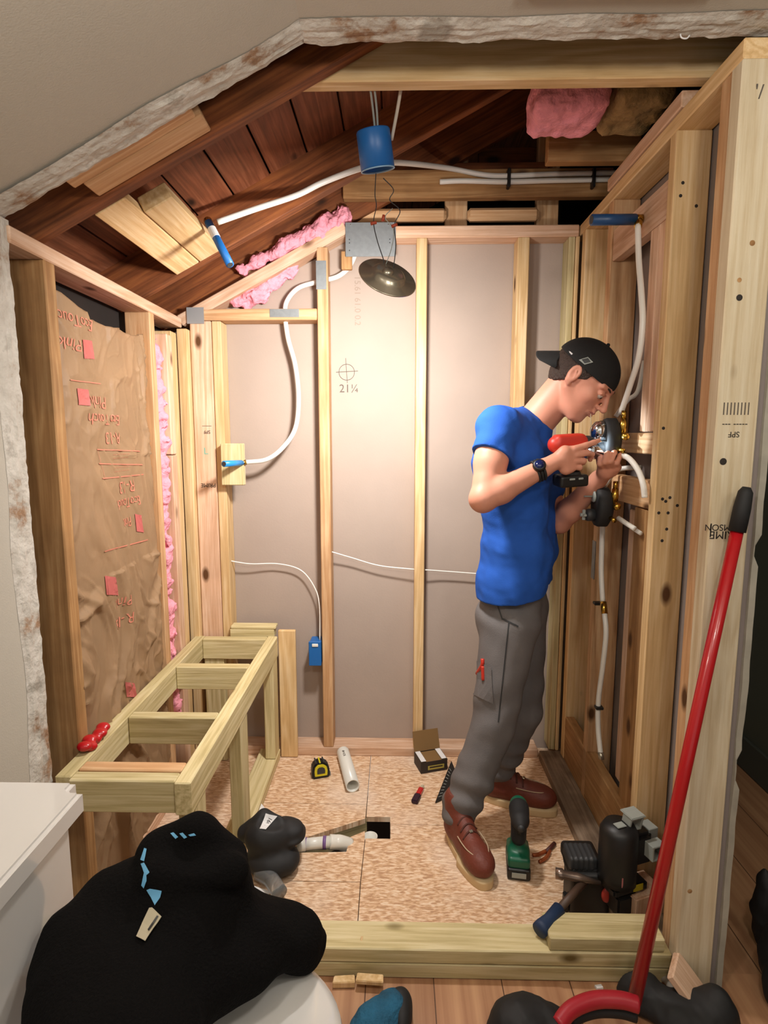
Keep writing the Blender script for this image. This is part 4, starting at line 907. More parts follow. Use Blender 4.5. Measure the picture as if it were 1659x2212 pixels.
# lips and eyes as parts
sd = Sdf(A3(hp_(.09, 0, -.065))-.04, A3(hp_(.09, 0, -.065))+.04, .0016)
for a, b in (((.1005, 0, -.0585), (.0895, -.019, -.062)), ((.1005, 0, -.0585), (.0895, .019, -.062)), ((.0985, 0, -.0695), (.089, -.017, -.067)), ((.0985, 0, -.0695), (.089, .017, -.067))): sd.cap(hp_(*a), hp_(*b), .0046, .0024, .003)
sd.obj('lips', LIPM, man)
for s in (-1, 1):
    bm = bmesh.new(); bmesh.ops.create_uvsphere(bm, u_segments=16, v_segments=12, radius=.0118); e = bmobj('eye', bm, EYEW, man, T(*hp_(.0845, s*.031, -.0040)), True)
    bm = bmesh.new(); bmesh.ops.create_uvsphere(bm, u_segments=12, v_segments=8, radius=.0058); bmobj('iris', bm, EYEB, e, T(*hp_(.0912, s*.031, -.0075)), True)
    tube('eyebrow', [hp_(.0985, s*.014, .019), hp_(.0945, s*.03, .024), hp_(.080, s*.047, .021)], [.0028, .0036, .002] if False else .0032, HAIR, man, 8, 5)
# hair at the back and sides
sd = Sdf(A3(HC)-.16, A3(HC)+.16, .0025)
sd.ell(hp_(-.014, 0, .014), (.102, .0815, .088), HB, .001); sd.ell(hp_(-.045, 0, -.03), (.058, .058, .055), HB, .02)
sd.plane(hp_(.032, 0, 0), A3(hf*1+hu*-.25)); sd.plane(hp_(0, 0, .055), A3(hu))
sd.all(lambda d, P: np.maximum(d, -(sum((P[i]-A3(hp_(.012, 0, -.008))[i])*A3(hf*-.75+hu*1)[i] for i in range(3))))+.0022*wob(P, 260, 5))
sd.obj('hair', HAIR, man)
# cap, worn backwards
cp = Sdf(A3(HC)-.20, A3(HC)+.20, .0028)
cp.ell(hp_(-.012, 0, .022), (.110, .089, .094), HB, .001)
nrm = A3(-hu*1.0-hf*.02)
cp.plane(hp_(0, 0, .026), nrm)
cp.ell(hp_(-.105, 0, .02), (.03, .035, .022), HB, .003, True)
cap = cp.obj('cap_crown', CAPM, man)
bm = bmesh.new(); G = 16; rows = []
for i in range(G+1):
    u = i/G; row = []
    for j in range(G+1):
        v = -1+2*j/G; l = v*.078; arc = math.sqrt(max(0, 1-v*v)); f = -.066-.030*arc*0-(.03*arc)-u*(.082*arc**.7)
        z = .034-.052*v*v-.052*u*arc-.008*u; row.append(bm.verts.new(hp_(f, l, z)))
    rows.append(row)
for a, b in zip(rows, rows[1:]):
    for j in range(G):
        try: bm.faces.new((a[j], a[j+1], b[j+1], b[j]))
        except ValueError: pass
bmesh.ops.remove_doubles(bm, verts=bm.verts[:], dist=.0004); bmesh.ops.solidify(bm, geom=bm.faces[:], thickness=.004)
bmobj('cap_brim', bm, CAPM, man, None, True)
patch('cap_patch', [(1251, 778), (1270, 772), (1281, 783), (1263, 788)], cap, GREYP, cap, .002, 2)
patch('patch_mark', [(1257, 777.5), (1270, 774.5), (1276, 782.5), (1263, 785.5)], cap, DGREY, cap, .0032, 2)
bm = bmesh.new(); bmesh.ops.create_uvsphere(bm, u_segments=10, v_segments=6, radius=.006); bmobj('cap_button', bm, CAPM, man, T(*hp_(-.012, 0, .117)), True)
tube('cap_strap', [hp_(-.092, -.048, .034), hp_(-.075, -.067, .036), hp_(-.05, -.083, .036)], .0028, PAPER, man, 8, 6)
tube('toothpick', [hp_(.098, -.012, -.064), hp_(.128, -.022, -.088)], .0011, TAG, man, 6, 0)
# t-shirt
ts = Sdf((.0, 1.58, .85), (.78, 2.34, 1.60), .0036)
def t(a, b, r0, r1=None, k=.03, **q): ts.cap(a, b, r0, r1, k, **q)
HEM = PY(1108, 1262, 1.985)
for s in (-1, 1):
    t(HEM+bl*s*.078+bf*.008, WAI+bl*s*.062+bf*.012, .113, .106, .04); t(WAI+bl*s*.062+bf*.012, CHE+bl*s*.065, .106, .113, .04)
t(CHE-bl*.07-bf*.01, CHE+bl*.07-bf*.01, .118, k=.04); t(CHE+Vector((0, 0, .06))-bl*.10-bf*.01, CHE+Vector((0, 0, .06))+bl*.10-bf*.01, .09, k=.04)
t(RSH+Vector((.01, .02, .0)), NEK-Vector((.01, 0, .045)), .066, .060, .03); t(LSH+Vector((-.01, -.02, 0)), NEK-Vector((.01, 0, .045)), .062, .060, .03)
t(CHE, NEK-Vector((.015, 0, .055)), .10, .072, .03)
sl_e = lerp(RSH, REL, .58); t(RSH, sl_e, .062, .061, .03)
dn = (REL-RSH).normalized(); le = lerp(LSH, LEL, .62); t(LSH, le, .066, .062, .03)
# cut sleeve ends, hem and neck
def cutend(p, d, r):
    P0 = A3(p); D = A3(d)
    def f(dd, P):
        h = sum((P[i]-P0[i])*D[i] for i in range(3)); rr = np.sqrt(np.maximum(sum((P[i]-P0[i])**2 for i in range(3))-h*h, 0))
        g = np.maximum(-h, rr-r); g = np.maximum(g, h-.12); return np.maximum(dd, -g)
    ts.all(f)
rsl = lerp(RSH, REL, .40); P0 = A3(rsl); D = A3((REL-RSH).normalized()+Vector((-.15, 0, 0)))
def folds(d, P):
    z = P[2]+0*P[0]+0*P[1]; x = P[0]+0*P[2]+0*P[1]; y = P[1]+0*P[0]+0*P[2]
    low = np.clip((1.30-z)/.25, 0, 1)
    w = .0045*wob((P[0]*1.0, P[1]*1.0, P[2]*.45), 38, 21)*(.6+low)+.0035*np.sin((z*55+x*26+3*np.sin(x*9)))*low+.0042*np.sin(z*60-x*34+2*np.sin(y*14))*np.exp(-((z-1.34)/.09)**2)+.0022*wob(P, 80, 22)
    return d+w
ts.all(folds)
ts.plane(HEM+Vector((0, 0, -.012)), (.10, .05, -1))
# sleeve opening: remove what lies beyond the cuff around the upper arm
def cuff(d, P):
    h = sum((P[i]-P0[i])*D[i] for i in range(3))/np.linalg.norm(D); q2 = sum((P[i]-P0[i])**2 for i in range(3)); rr = np.sqrt(np.maximum(q2-h*h, 0))
    g = np.maximum(np.maximum(-h, rr-.085), h-.13)
    return np.maximum(d, -g)
ts.all(cuff)
ts.ell(NEK+Vector((.028, -.018, .0)), (.072, .066, .055), None, .004, True)
shirt = ts.obj('t_shirt', SHIRT, man, 2)
# trousers
tr = Sdf((-.02, 1.66, .06), (.66, 2.32, 1.04), .0042)
def u(a, b, r0, r1=None, k=.025, **q): tr.cap(a, b, r0, r1, k, **q)
WB = PY(1112, 1268, 1.985)
for s in (-1, 1): u(WB+bl*s*.055, HIP+bl*s*.065-Vector((0, 0, .04)), .098, .104, .03)
u(HIP-bf*.035-Vector((0, 0, .05))-bl*.05, HIP-bf*.035-Vector((0, 0, .05))+bl*.05, .088, k=.03)
for h, kn, an, kk in ((RHI, RKN, RAN, 0), (LHI, LKN, LAN, 1)):
    u(h-Vector((0, 0, .05)), kn, .098, .073, .02); u(kn, lerp(kn, an, .55), .073, .066, .02); u(lerp(kn, an, .5), an+Vector((.004, .0, .035)), .066, .066, .02)
def tf(d, P):
    z = P[2]+0*P[0]+0*P[1]; x = P[0]+0*P[2]+0*P[1]; y = P[1]+0*P[0]+0*P[2]
    low = np.exp(-((z-.16)/.12)**2); kn = np.exp(-((z-.50)/.12)**2); cr = np.exp(-((z-.86)/.08)**2)
    return d+.0055*low*np.sin(z*75+x*22+2.2*np.sin(y*17))+.0035*kn*np.sin(z*48-x*30+y*20)+.003*cr*np.sin(z*60+x*45)+.0030*wob((P[0], P[1], P[2]*.5), 40, 31)
tr.all(tf); tr.plane((0, 0, 1.0), (0, 0, 1)); tr.plane((0, 0, .108), (.0, -.12, -1))
trou = tr.obj('trousers', TROUS, man, 2)
patch('pocket_seam', [(1065, 1282), (1068, 1282), (1086, 1335), (1120, 1352), (1119, 1355), (1084, 1338)], trou, DGREY, trou, .0015, 2)
patch('tool_pocket', [(1022, 1425), (1062, 1440), (1066, 1520), (1024, 1500)], trou, TROUS, trou, .004, 2)
patch('side_seam', [(1098, 1345), (1101, 1345), (1078, 1560), (1075, 1560)], trou, DGREY, trou, .0012, 3)
patch('belt_loop', [(1070, 1262), (1076, 1262), (1078, 1285), (1072, 1285)], trou, DGREY, trou, .002, 1)
pl = empty('pliers', PY(1036, 1460, 1.79)); tag(pl, 'red-handled pliers sticking out of the man\'s thigh pocket', 'pliers')
for x0, x1, y0 in ((1027, 1030, 1423), (1042, 1043, 1437)):
    bv_ = BVHTree.FromPolygons([v.co for v in trou.data.vertices], [tuple(p.vertices) for p in trou.data.polygons])
    q = []
    for x, y in ((x0, y0), ((x0+x1)/2, y0+14), (x1, y0+30)):
        h = bv_.ray_cast(CAM, ray(x, y).normalized()); q.append((h[0] if h[0] else bv_.find_nearest(PY(x, y, 1.85))[0])+Vector((0, -.007, 0)))
    tube('handle', q, .0062, REDP, pl, 10, 4)
# watch
wdn = (PALM-RWR).normalized(); wc = lerp(REL, RWR, .93)
Mw = axisM(wc, wdn, (0, -1, .4)); bm = bmesh.new(); add_tube(bm, [Mw @ Vector((.031*math.cos(a), .031*math.sin(a), 0)) for a in [2*PI*k/28 for k in range(28)]], .0042, 6, closed=True)
add_tube(bm, [Mw @ Vector((.031*math.cos(a), .031*math.sin(a), .009)) for a in [2*PI*k/28 for k in range(28)]], .0042, 6, closed=True)
add_tube(bm, [Mw @ Vector((.031*math.cos(a), .031*math.sin(a), -.009)) for a in [2*PI*k/28 for k in range(28)]], .0042, 6, closed=True)
wt = empty('watch', wc); tag(wt, 'black wristwatch on the man\'s right wrist', 'watch')
bmobj('strap', bm, BLKR, wt, None, True)
face_d = (Vector((-.25, -.85, .45))).normalized(); face_d = (face_d-wdn*face_d.dot(wdn)).normalized()
lathe('watch_case', [(0, .011), (.014, .011), (.019, .008), (.0195, .0), (0, 0)], BLK, wt, axisM(wc+face_d*.031, face_d), 28)
lathe('dial', [(0, .0118), (.0138, .0115), (.0138, .0108)], plain('dark_blue_glass', '16204a', .12), wt, axisM(wc+face_d*.031, face_d), 24)
# boots
def boot(heel, toe, nm, zup=0):
    d = Vector((toe.x-heel.x, toe.y-heel.y, 0)); Lb = d.length; a = math.atan2(d.y, d.x); k = Lb/.30
    M = T(heel.x, heel.y, 0) @ R(a, 'Z'); Mi = M.to_3x3(); B = [A3(Mi.col[i]) for i in range(3)]
    W = lambda x, y, z: M @ Vector((x*k, y, z))
    s = Sdf(A3(M.translation)-np.array([.34, .34, .02]), A3(M.translation)+np.array([.36, .36, .20]), .0032)
    s.ell(W(.238, .0, .060), (.062, .047, .042), B, .02); s.cap(W(.06, 0, .060), W(.20, .0, .058), .040, .044, .02)
    s.ell(W(.045, 0, .062), (.045, .037, .045), B, .02); s.cap(W(.062, 0, .08), W(.055, 0, .165), .044, .048, .02); s.cap(W(.19, 0, .07), W(.09, 0, .115), .030, .036, .02)
    s.plane(W(0, 0, .026), (0, 0, -1)); s.all(lambda d_, P: d_+.0008*wob(P, 120, 3))
    b = s.obj(nm, LEATH, man, 1)
    out = []
    for i in range(48):
        t_ = 2*PI*i/48; x = .150+.158*math.cos(t_); w = .050 if x > .17 else .043
        wy = w*(abs(math.sin(t_))**.75)*math.copysign(1, math.sin(t_))*(1.02 if x > .15 else .92)
        out.append((x*k-.002, wy))
    bm = bmesh.new(); lay = []
    for z, sc in ((0, .97), (.004, 1.0), (.022, 1.0), (.029, .99)):
        lay.append([bm.verts.new((x, y*sc, z)) for x, y in out])
    for p, q in zip(lay, lay[1:]):
        for i in range(48): bm.faces.new((p[i], p[(i+1) % 48], q[(i+1) % 48], q[i]))
    bm.faces.new(lay[0]); bm.faces.new(lay[-1]); bmobj('sole', bm, SOLE, b, M, True)
    for j in range(4):
        x = .175-.024*j; z = .070+(.19-x)*.45+.038
        tube('lace', [W(x, -.030, z-.018), W(x-.004, -.014, z-.001), W(x-.006, 0, z+.003), W(x-.004, .014, z-.001), W(x, .030, z-.018)], .0032, LACE, b, 6, 4)
    # moccasin seam
    tube('toe_seam', [W(.15, -.040, .095), W(.19, -.040, .094), W(.225, -.036, .093), W(.258, -.022, .092), W(.270, 0, .092), W(.258, .022, .092), W(.225, .036, .093), W(.19, .040, .094), W(.15, .040, .095)], .0018, STITCH, b, 6, 6)
    bm = bmesh.new(); add_box(bm, .010, .012, .003, M @ T(.172*k, 0, .119) @ R(.4, 'Y')); bmobj('lace_tag', bm, NICKEL, b)
    return b
boot(PZ(960, 1800, 0)+Vector((.024, .0, 0)), PZ(1052, 1922, 0), 'boot')
boot(Vector((.335, 2.135, 0)), Vector((.605, 2.03, 0)), 'boot')
# cordless driver held by the man
dr = empty('cordless_driver', DR); tag(dr, 'red and black cordless driver held in the man\'s right hand', 'power tool')
DM = Matrix((dx, dy, dz)).transposed().to_4x4(); DM.translation = DR
DB = [A3(dx), A3(dy), A3(dz)]
s = Sdf(A3(DR)-.16, A3(DR)+.16, .003)
s.cap(dp(-.045, 0, 0), dp(.035, 0, 0), .026, .024, .005); s.rbox(dp(-.005, 0, .0), (.045, .022, .028), .008, DB, .008)
s.cap(dp(-.012, 0, -.02), dp(-.004, 0, -.085), .019, .018, .012); s.obj('motor_housing', REDP, dr)
s = Sdf(A3(dp(-.01, 0, -.11))-.09, A3(dp(-.01, 0, -.11))+.09, .003)
s.rbox(dp(.004, 0, -.112), (.046, .030, .018), .007, DB, .004); s.rbox(dp(.002, 0, -.094), (.026, .022, .012), .006, DB, .004); s.obj('battery', BLK, dr)
tube('nose', [dp(.034, 0, .0), dp(.062, 0, .0), dp(.072, 0, 0)], [.022, .020, .014], DGREY, dr, 20, 0)
tube('bit', [dp(.07, 0, 0), dp(.115, 0, 0)], .004, CHROME, dr, 10, 0)
bm = bmesh.new(); add_box(bm, .016, .003, .006, DM @ T(.022, -.031, -.104)); add_box(bm, .018, .003, .006, DM @ T(-.006, -.031, -.104)); bmobj('label_marks', bm, GREYP, dr)
lathe('work_led', [(0, .002), (.005, .001), (.005, 0), (0, 0)], LAMPG, dr, axisM(dp(.063, 0, -.022), dx), 12)
light('driver_led', 'SPOT', dp(.068, -.004, -.020), 1.6, (.72, .88, 1), .004, dp(.25, -.02, .02), spot_size=math.radians(75), spot_blend=.6)

# ================================================================== THINGS ON THE FLOOR
def P0(x, y, z=0): return PZ(x, y, z)
# pvc pipe length
a = P0(741, 1625, .028); b = P0(762, 1698, .028)
pv = empty('pvc_pipe', ((a+b)/2)*1); pv.location.z = 0; tag(pv, 'white plastic drain pipe offcut lying in front of the back plate', 'pipe')
bpy.context.view_layer.update()
M = axisM(a, b-a); Lp = (b-a).length; ro = .0275
lathe('pipe_wall', [(ro, 0), (ro, Lp), (ro-.004, Lp), (ro-.004, 0), (ro, 0)], PVC, pv, M, 36)
p = lerp(a, b, .22)+Vector((-.004, 0, .0285)); text('pipe_print', 'SCH 40', .014, p, R(PI/2+.25, 'Z'), PENCIL, pv, .0002)
# tape measure
tm = empty('tape_measure', P0(692, 1680)); tag(tm, 'black and yellow tape measure standing on the subfloor', 'tape measure'); tm.rotation_euler.z = .25; bpy.context.view_layer.update()
Mt = T(*P0(692, 1676)) @ R(.3, 'Z')
def rb(name, cx, cy, cz, sx, sy, sz, mat, par, M, bev=.004):
    bm = bmesh.new(); add_box(bm, sx, sy, sz, T(cx, cy, cz), bev, 2); return bmobj(name, bm, mat, par, M)
pf = [(-.036, 0), (.036, 0), (.038, .03), (.032, .055), (.012, .070), (-.018, .070), (-.034, .055), (-.038, .03)]
prism('case', [(x, -.021, z) for x, z in pf], (0, .042, 0), BLK, tm, .005, Mt)
prism('yellow_side', [(x*.72, -.0235, .012+z*.74) for x, z in pf], (0, .047, 0), YEL, tm, .002, Mt)
prism('grip_face', [(x*.5, -.0250, .022+z*.46) for x, z in pf], (0, .05, 0), DGREY, tm, .002, Mt)
for k in range(3): rb('rubber_rib', -.020+.016*k, 0, .071-.0*k, .006, .044, .004, YEL if k == 1 else DGREY, tm, Mt, .001)
rb('hook', .041, 0, .006, .004, .02, .014, STEEL, tm, Mt, .001)
# screw box
bx = empty('cardboard_box', P0(930, 1675)); tag(bx, 'open small cardboard box of screws with its flap up', 'box')
Mx = T(*P0(930, 1655)) @ R(.30, 'Z')
w, d, h, th = .118, .088, .050, .002
for (cx, cy, sx, sy) in ((0, -d/2, w, th), (0, d/2, w, th), (-w/2, 0, th, d), (w/2, 0, th, d)): rb('box_side', cx, cy, h/2, sx, sy, h, CARDD, bx, Mx, .0004)
rb('box_floor', 0, 0, .002, w, d, .002, CARD, bx, Mx, .0003); rb('inner_tray', 0, 0, h-.006, w-.004, d-.004, .006, CARD, bx, Mx, .0005)
for s in (-1, 1): rb('white_flap', s*.046, 0, h+.002, .022, d*.92, .0016, PAPER, bx, Mx, .0003)
bm = bmesh.new(); add_box(bm, w, .0018, .085, T(0, d/2+.014, h+.040) @ R(-.35, 'X'), .0003); bmobj('lid_flap', bm, CARD, bx, Mx)
rb('yellow_label', .008, -d/2-.0016, .022, w*.62, .0012, .018, plain('olive_label', 'a89a48', .6), bx, Mx, .0003); rb('label_strip', .008, -d/2-.0024, .024, w*.5, .0008, .006, CARDD, bx, Mx, .0002)
# knife
kn = empty('utility_knife', P0(905, 1715)); tag(kn, 'small red and black folding knife lying on the subfloor', 'knife')
a, b = P0(895, 1733, .009), P0(914, 1696, .009); m_ = lerp(a, b, .45)
Mk = axisM(a, b-a, (0, 0, 1)); Lk = (b-a).length
def kb(name, z0, z1, wx, wy, mat, ro=0): bm = bmesh.new(); add_box(bm, wx, wy, z1-z0, T(0, 0, (z0+z1)/2), .003, 2); return bmobj(name, bm, mat, kn, Mk)
kb('handle', 0, Lk*.42, .016, .026, plain('dark_maroon', '2c1224', .5)); kb('red_grip', Lk*.40, Lk*.8, .015, .020, RED); kb('blade_holder', Lk*.78, Lk, .008, .014, TAG)
# speed square
a, b, c_ = P0(940, 1735, .004), P0(975, 1645, .004), P0(1000, 1705, .004)
sq = empty('speed_square', (a+b+c_)/3); tag(sq, 'black triangular speed square lying beside the near boot', 'speed square')
prism('blade', [a, b, c_], (0, 0, .004), BLK, sq)
bm = bmesh.new()
for k in range(10):
    q = lerp(a, b, .1+.08*k); q2 = lerp(q, c_, .18); add_tube(bm, [Vector((q.x, q.y, .0085)).lerp(Vector((q2.x, q2.y, .0085)), .3), Vector((q2.x, q2.y, .0085))], .0012, 5)
bmobj('scale_marks', bm, GREYP, sq)
# pvc fittings in the hole
el = empty('pvc_elbow', P0(700, 1825, -.01)); tag(el, 'white plastic drain elbow with purple primer bands in the floor hole', 'pipe fitting')
q = [P0(643, 1826, .012), P0(690, 1821, .012), P0(712, 1819, .012), P0(735, 1820, .004), P0(755, 1826, -.018)]
tube('drain_pipe', [q[0], q[2]], .020, PVC, el, 28, 0); tube('socket', [P0(641, 1826, .012), P0(660, 1824, .012)], .0232, PVC, el, 28, 0)
tube('elbow', [q[2], lerp(q[2], q[3], .6), q[3], q[4]], .0245, PVC, el, 28, 6); tube('purple_band', [P0(698, 1820, .012), P0(705, 1820, .012)], .0215, PURP, el, 28, 0); tube('purple_ring', [P0(660, 1824, .012), P0(662, 1824, .012)], .0225, PURP, el, 28, 0)
ri = empty('pvc_riser', P0(802, 1805, -.03)); tag(ri, 'round open end of a white drain pipe in the square floor notch', 'pipe fitting')
cc = P0(800, 1806, -.012); bpy.context.view_layer.update()
lathe('pipe_ring', [(.026, 0), (.026, -.10), (.0225, -.10), (.0225, 0), (.026, 0)], PVC, ri, T(*cc), 32)
# green impact driver
ga = P0(1120, 1895); gd = empty('impact_driver', (ga.x, ga.y, 0)); tag(gd, 'green and black impact driver standing on its battery beside the boot', 'power tool')
g0 = P0(1118, 1875); gM = T(g0.x, g0.y, 0) @ R(math.radians(-98), 'Z')     # local x = forward
G3 = gM.to_3x3(); GB = [A3(G3.col[i]) for i in range(3)]; gp = lambda x, y, z: gM @ Vector((x, y, z))
s = Sdf(A3(gp(0, 0, .1))-.17, A3(gp(0, 0, .1))+.17, .003)
s.rbox(gp(0, 0, .054), (.054, .036, .020), .012, GB, .02); s.cap(gp(-.004, 0, .05), gp(-.012, 0, .125), .030, .024, .02); s.cap(gp(-.045, 0, .196), gp(-.03, 0, .196), .029, .030, .01)
s.obj('green_body', GREEN, gd)
s = Sdf(A3(gp(0, 0, .02))-.12, A3(gp(0, 0, .02))+.12, .003); s.rbox(gp(.0, 0, .021), (.060, .037, .019), .006, GB, .003); s.obj('battery', BLK, gd)
s = Sdf(A3(gp(.0, 0, .17))-.17, A3(gp(.0, 0, .17))+.17, .003); s.cap(gp(-.02, 0, .198), gp(.040, 0, .198), .033, .028, .004); s.cap(gp(.04, 0, .198), gp(.060, 0, .198), .027, .020, .006); s.cap(gp(.0, 0, .11), gp(-.006, 0, .18), .0245, .027, .012)
s.obj('black_nose_and_grip', BLKR, gd)
tube('chuck', [gp(.055, 0, .198), gp(.082, 0, .198)], .0105, DGREY, gd, 16, 0); tube('trigger', [gp(.014, 0, .158), gp(.018, 0, .135)], .008, BLK, gd, 12, 0)
rb('battery_label', .062, 0, .022, .001, .045, .018, GREYP, gd, gM, .0003); rb('logo_mark', .020, -.0345, .054, .022, .001, .009, PAPER, gd, gM, .0003)
# orange bits
cl = empty('side_cutters', P0(1172, 1840)); tag(cl, 'small rusty-orange cutters lying right of the green driver', 'pliers')
tube('handle', [P0(1150, 1847, .008), P0(1162, 1846, .008), P0(1180, 1838, .008)], .006, COPPER, cl, 8, 4); tube('handle', [P0(1165, 1862, .008), P0(1180, 1852, .008), P0(1188, 1838, .008)], .006, COPPER, cl, 8, 4)
tube('jaw', [P0(1180, 1840, .008), P0(1198, 1822, .008)], .0075, plain('dark_rust', '4a2018', .6), cl, 8, 0)
# hammer
hm = empty('hammer', P0(1225, 1975, .085)); tag(hm, 'claw hammer with dark blue rubber grip resting across the curb', 'hammer')
h0, h1 = PZ(1165, 2010, .115), PZ(1262, 1905, .135); d_ = (h1-h0)
tube('grip', [h0, lerp(h0, h1, .06), lerp(h0, h1, .2), lerp(h0, h1, .42)], [.021, .021, .0165, .0185], BLUED, hm, 18, 0)
tube('shaft', [lerp(h0, h1, .40), h1], .0105, plain('brown_shaft', '4b382c', .5), hm, 12, 0)
hs = PZ(1200, 1886, .15); he_ = PZ(1275, 1900, .15)
tube('hammer_head', [hs, lerp(hs, he_, .2), lerp(hs, he_, .25), lerp(hs, he_, .62), he_+Vector((.03, 0, -.01))], [.0155, .0155, .0115, .013, .005], plain('worn_steel', '8a7a70', .3, metal=.85), hm, 18, 0)
# black tool with red button in front of the laser
tl = empty('power_tool', P0(1280, 1985)); tag(tl, 'black cordless tool with a red button lying behind the curb', 'power tool')
tb = P0(1275, 1975); s = Sdf((tb.x-.16, tb.y-.12, 0), (tb.x+.16, tb.y+.2, .26), .0035)
s.rbox((tb.x-.010, tb.y+.02, .075), (.058, .042, .07), .014, None, .012); s.rbox((tb.x-.02, tb.y+.05, .150), (.050, .048, .022), .012, None, .012); s.rbox((tb.x+.045, tb.y+.035, .04), (.045, .04, .035), .01, None, .01); s.obj('tool_body', BLK, tl)
s = Sdf((tb.x-.12, tb.y-.06, .10), (tb.x+.12, tb.y+.14, .24), .003); s.rbox((tb.x-.03, tb.y+.03, .166), (.042, .036, .020), .008, None, .01); s.all(lambda d, P: d+.0014*np.sin((P[0]+0*P[1]+0*P[2])*420)); s.obj('ribbed_cover', DGREY, tl)
bm = bmesh.new(); bmesh.ops.create_uvsphere(bm, u_segments=20, v_segments=14, radius=.016, matrix=Matrix.Diagonal((1, .6, 1.5, 1))); bmobj('red_button', bm, plain('red_button_plastic', 'a8332a', .45), tl, T(tb.x+.036, tb.y-.024, .085), True)
rb('grey_base', .075, .03, .02, .09, .08, .038, DGREY, tl, T(tb.x, tb.y, 0), .004)
rb('side_fin', -.075, .0, .04, .012, .03, .05, BLK, tl, T(tb.x, tb.y, 0), .003)
# laser level
lv = empty('laser_level', P0(1365, 1975)); tag(lv, 'black laser level with square grey windows by the right wall', 'laser level')
lb = Vector((.672, 1.56, 0)); Ml = T(*lb) @ R(.35, 'Z')
blk = rb('pink_support_block', .045, -.015, .055, .11, .09, .11, PINEP, None, Ml, .004); tag(blk, 'pinkish wood block under the laser level', 'block'); blk.name = 'wood_block'
rb('base_plate', -.01, 0, .125, .12, .085, .026, BLK, lv, Ml, .006); rb('battery', -.02, -.01, .08, .07, .07, .06, BLK, lv, Ml, .006)
lathe('tower', [(0, .175), (.042, .170), (.053, .150), (.054, .095), (.053, .02), (.055, .0), (0, 0)], BLK, lv, Ml @ T(-.028, .0, .138), 36)
rb('head_block', .03, .0, .235, .07, .075, .10, BLK, lv, Ml, .012)
def frame(nm, M, s=.040, dpt=.034):
    bm = bmesh.new(); w_ = .006
    for (x, y, a_, b_2) in ((0, s/2, s+w_, w_), (0, -s/2, s+w_, w_), (s/2, 0, w_, s), (-s/2, 0, w_, s)): add_box(bm, a_, b_2, dpt, T(x, y, 0), .0015)
    return bmobj(nm, bm, GREYP, lv, Ml @ M)
frame('grey_window', T(.012, -.006, .315) @ R(.2, 'X') @ R(PI/2, 'X')); rb('window_cap', .012, -.006, .337, .05, .05, .006, GREYP, lv, Ml, .002)
frame('grey_window', T(.055, -.052, .245) @ R(PI/2, 'X')); frame('grey_window', T(.078, .0, .262) @ R(PI/2, 'Y'), .036)
rb('button_pad', -.036, -.010, .314, .030, .022, .003, GREYP, lv, Ml, .001)
rb('yellow_label', .010, -.0455, .132, .034, .002, .02, plain('yellow_label', 'b5a31c', .5), lv, Ml, .0005); rb('red_label', -.045, -.047, .165, .014, .004, .03, plain('pale_red_label', 'a86a6a', .5), lv, Ml, .0005)
# splinter, offcuts, debris
o = prism('wood_splinter', [PZ(779, 2026, .087), PZ(784, 2025, .087), PZ(778, 2050, .075), PZ(769, 2070, .055)], (.001, .0015, .003), plain('splinter_wood', 'd8b684', .6)); tag(o, 'thin pointed wood splinter hanging over the curb edge', 'splinter')
def offcut(px4, z, hgt, lab, mat=TREAT):
    v = [PZ(x, y, z) for x, y in px4]; o = prism('wood_offcut', v, (0, 0, -hgt), mat, None, .0015); return tag(o, lab, 'wood offcut')
offcut([(722, 2107), (766, 2104), (767, 2122), (718, 2123)], .018, .017, 'left one of two small wood offcuts on the floor before the curb', PINE)
offcut([(772, 2100), (828, 2104), (828, 2122), (768, 2118)], .028, .012, 'right one of two small wood offcuts before the curb, riding on the other', PINE)
a, b = PZ(1453, 2082, .10), PZ(1528, 2185, .015); o = beam('wood_offcut', a, b, .020, .085, (.8, -.55, -.1), PINEP); tag(o, 'pinkish board offcut leaning at the foot of the end stud', 'wood offcut')
o = prism('plaster_crumb', [PZ(1284, 2132, 0), PZ(1298, 2130, 0), PZ(1303, 2137, 0), PZ(1290, 2139, 0)], (0, 0, .006), PAPER); tag(o, 'small white plaster crumb on the bathroom floor', 'debris')
o = tube('hose_loop', [PZ(1400, 2108, .012), PZ(1425, 2106, .012), PZ(1448, 2125, .012), PZ(1452, 2160, .012), PZ(1440, 2180, .012)], .012, plain('clear_grey_hose', '9a938a', .3), None, 14, 8); tag(o, 'curved translucent grey hose beside the leaning offcut', 'hose')

# broom with red pole
br = empty('broom', PZ(1365, 2165, .0)); tag(br, 'broom with long red pole and black tip leaning at the right', 'broom')
pt = PY(1613, 1052, 1.30); pb = PZ(1370, 2162, .05); pm = lerp(pt, pb, .075)
tube('pole', [pm, lerp(pm, pb, .5), pb], [.0135, .0145, .0165], RED, br, 24, 0)
tube('grip', [pt, lerp(pt, pm, .12), lerp(pt, pm, .5), lerp(pt, pm, 1.06)], [.008, .0150, .0178, .0180], BLKR, br, 24, 0)
q = [PZ(1205, 2215, .075), PZ(1235, 2180, .085), PZ(1285, 2160, .09), PZ(1340, 2160, .09), PZ(1378, 2170, .085)]
tube('red_hood', q, [.019]*7 if False else .018, plain('red_hood_plastic', 'a61f2c', .4), br, 16, 8)
tube('bristle_row', [p+Vector((0, .006, -.035)) for p in q], .016, BLKR, br, 12, 8)
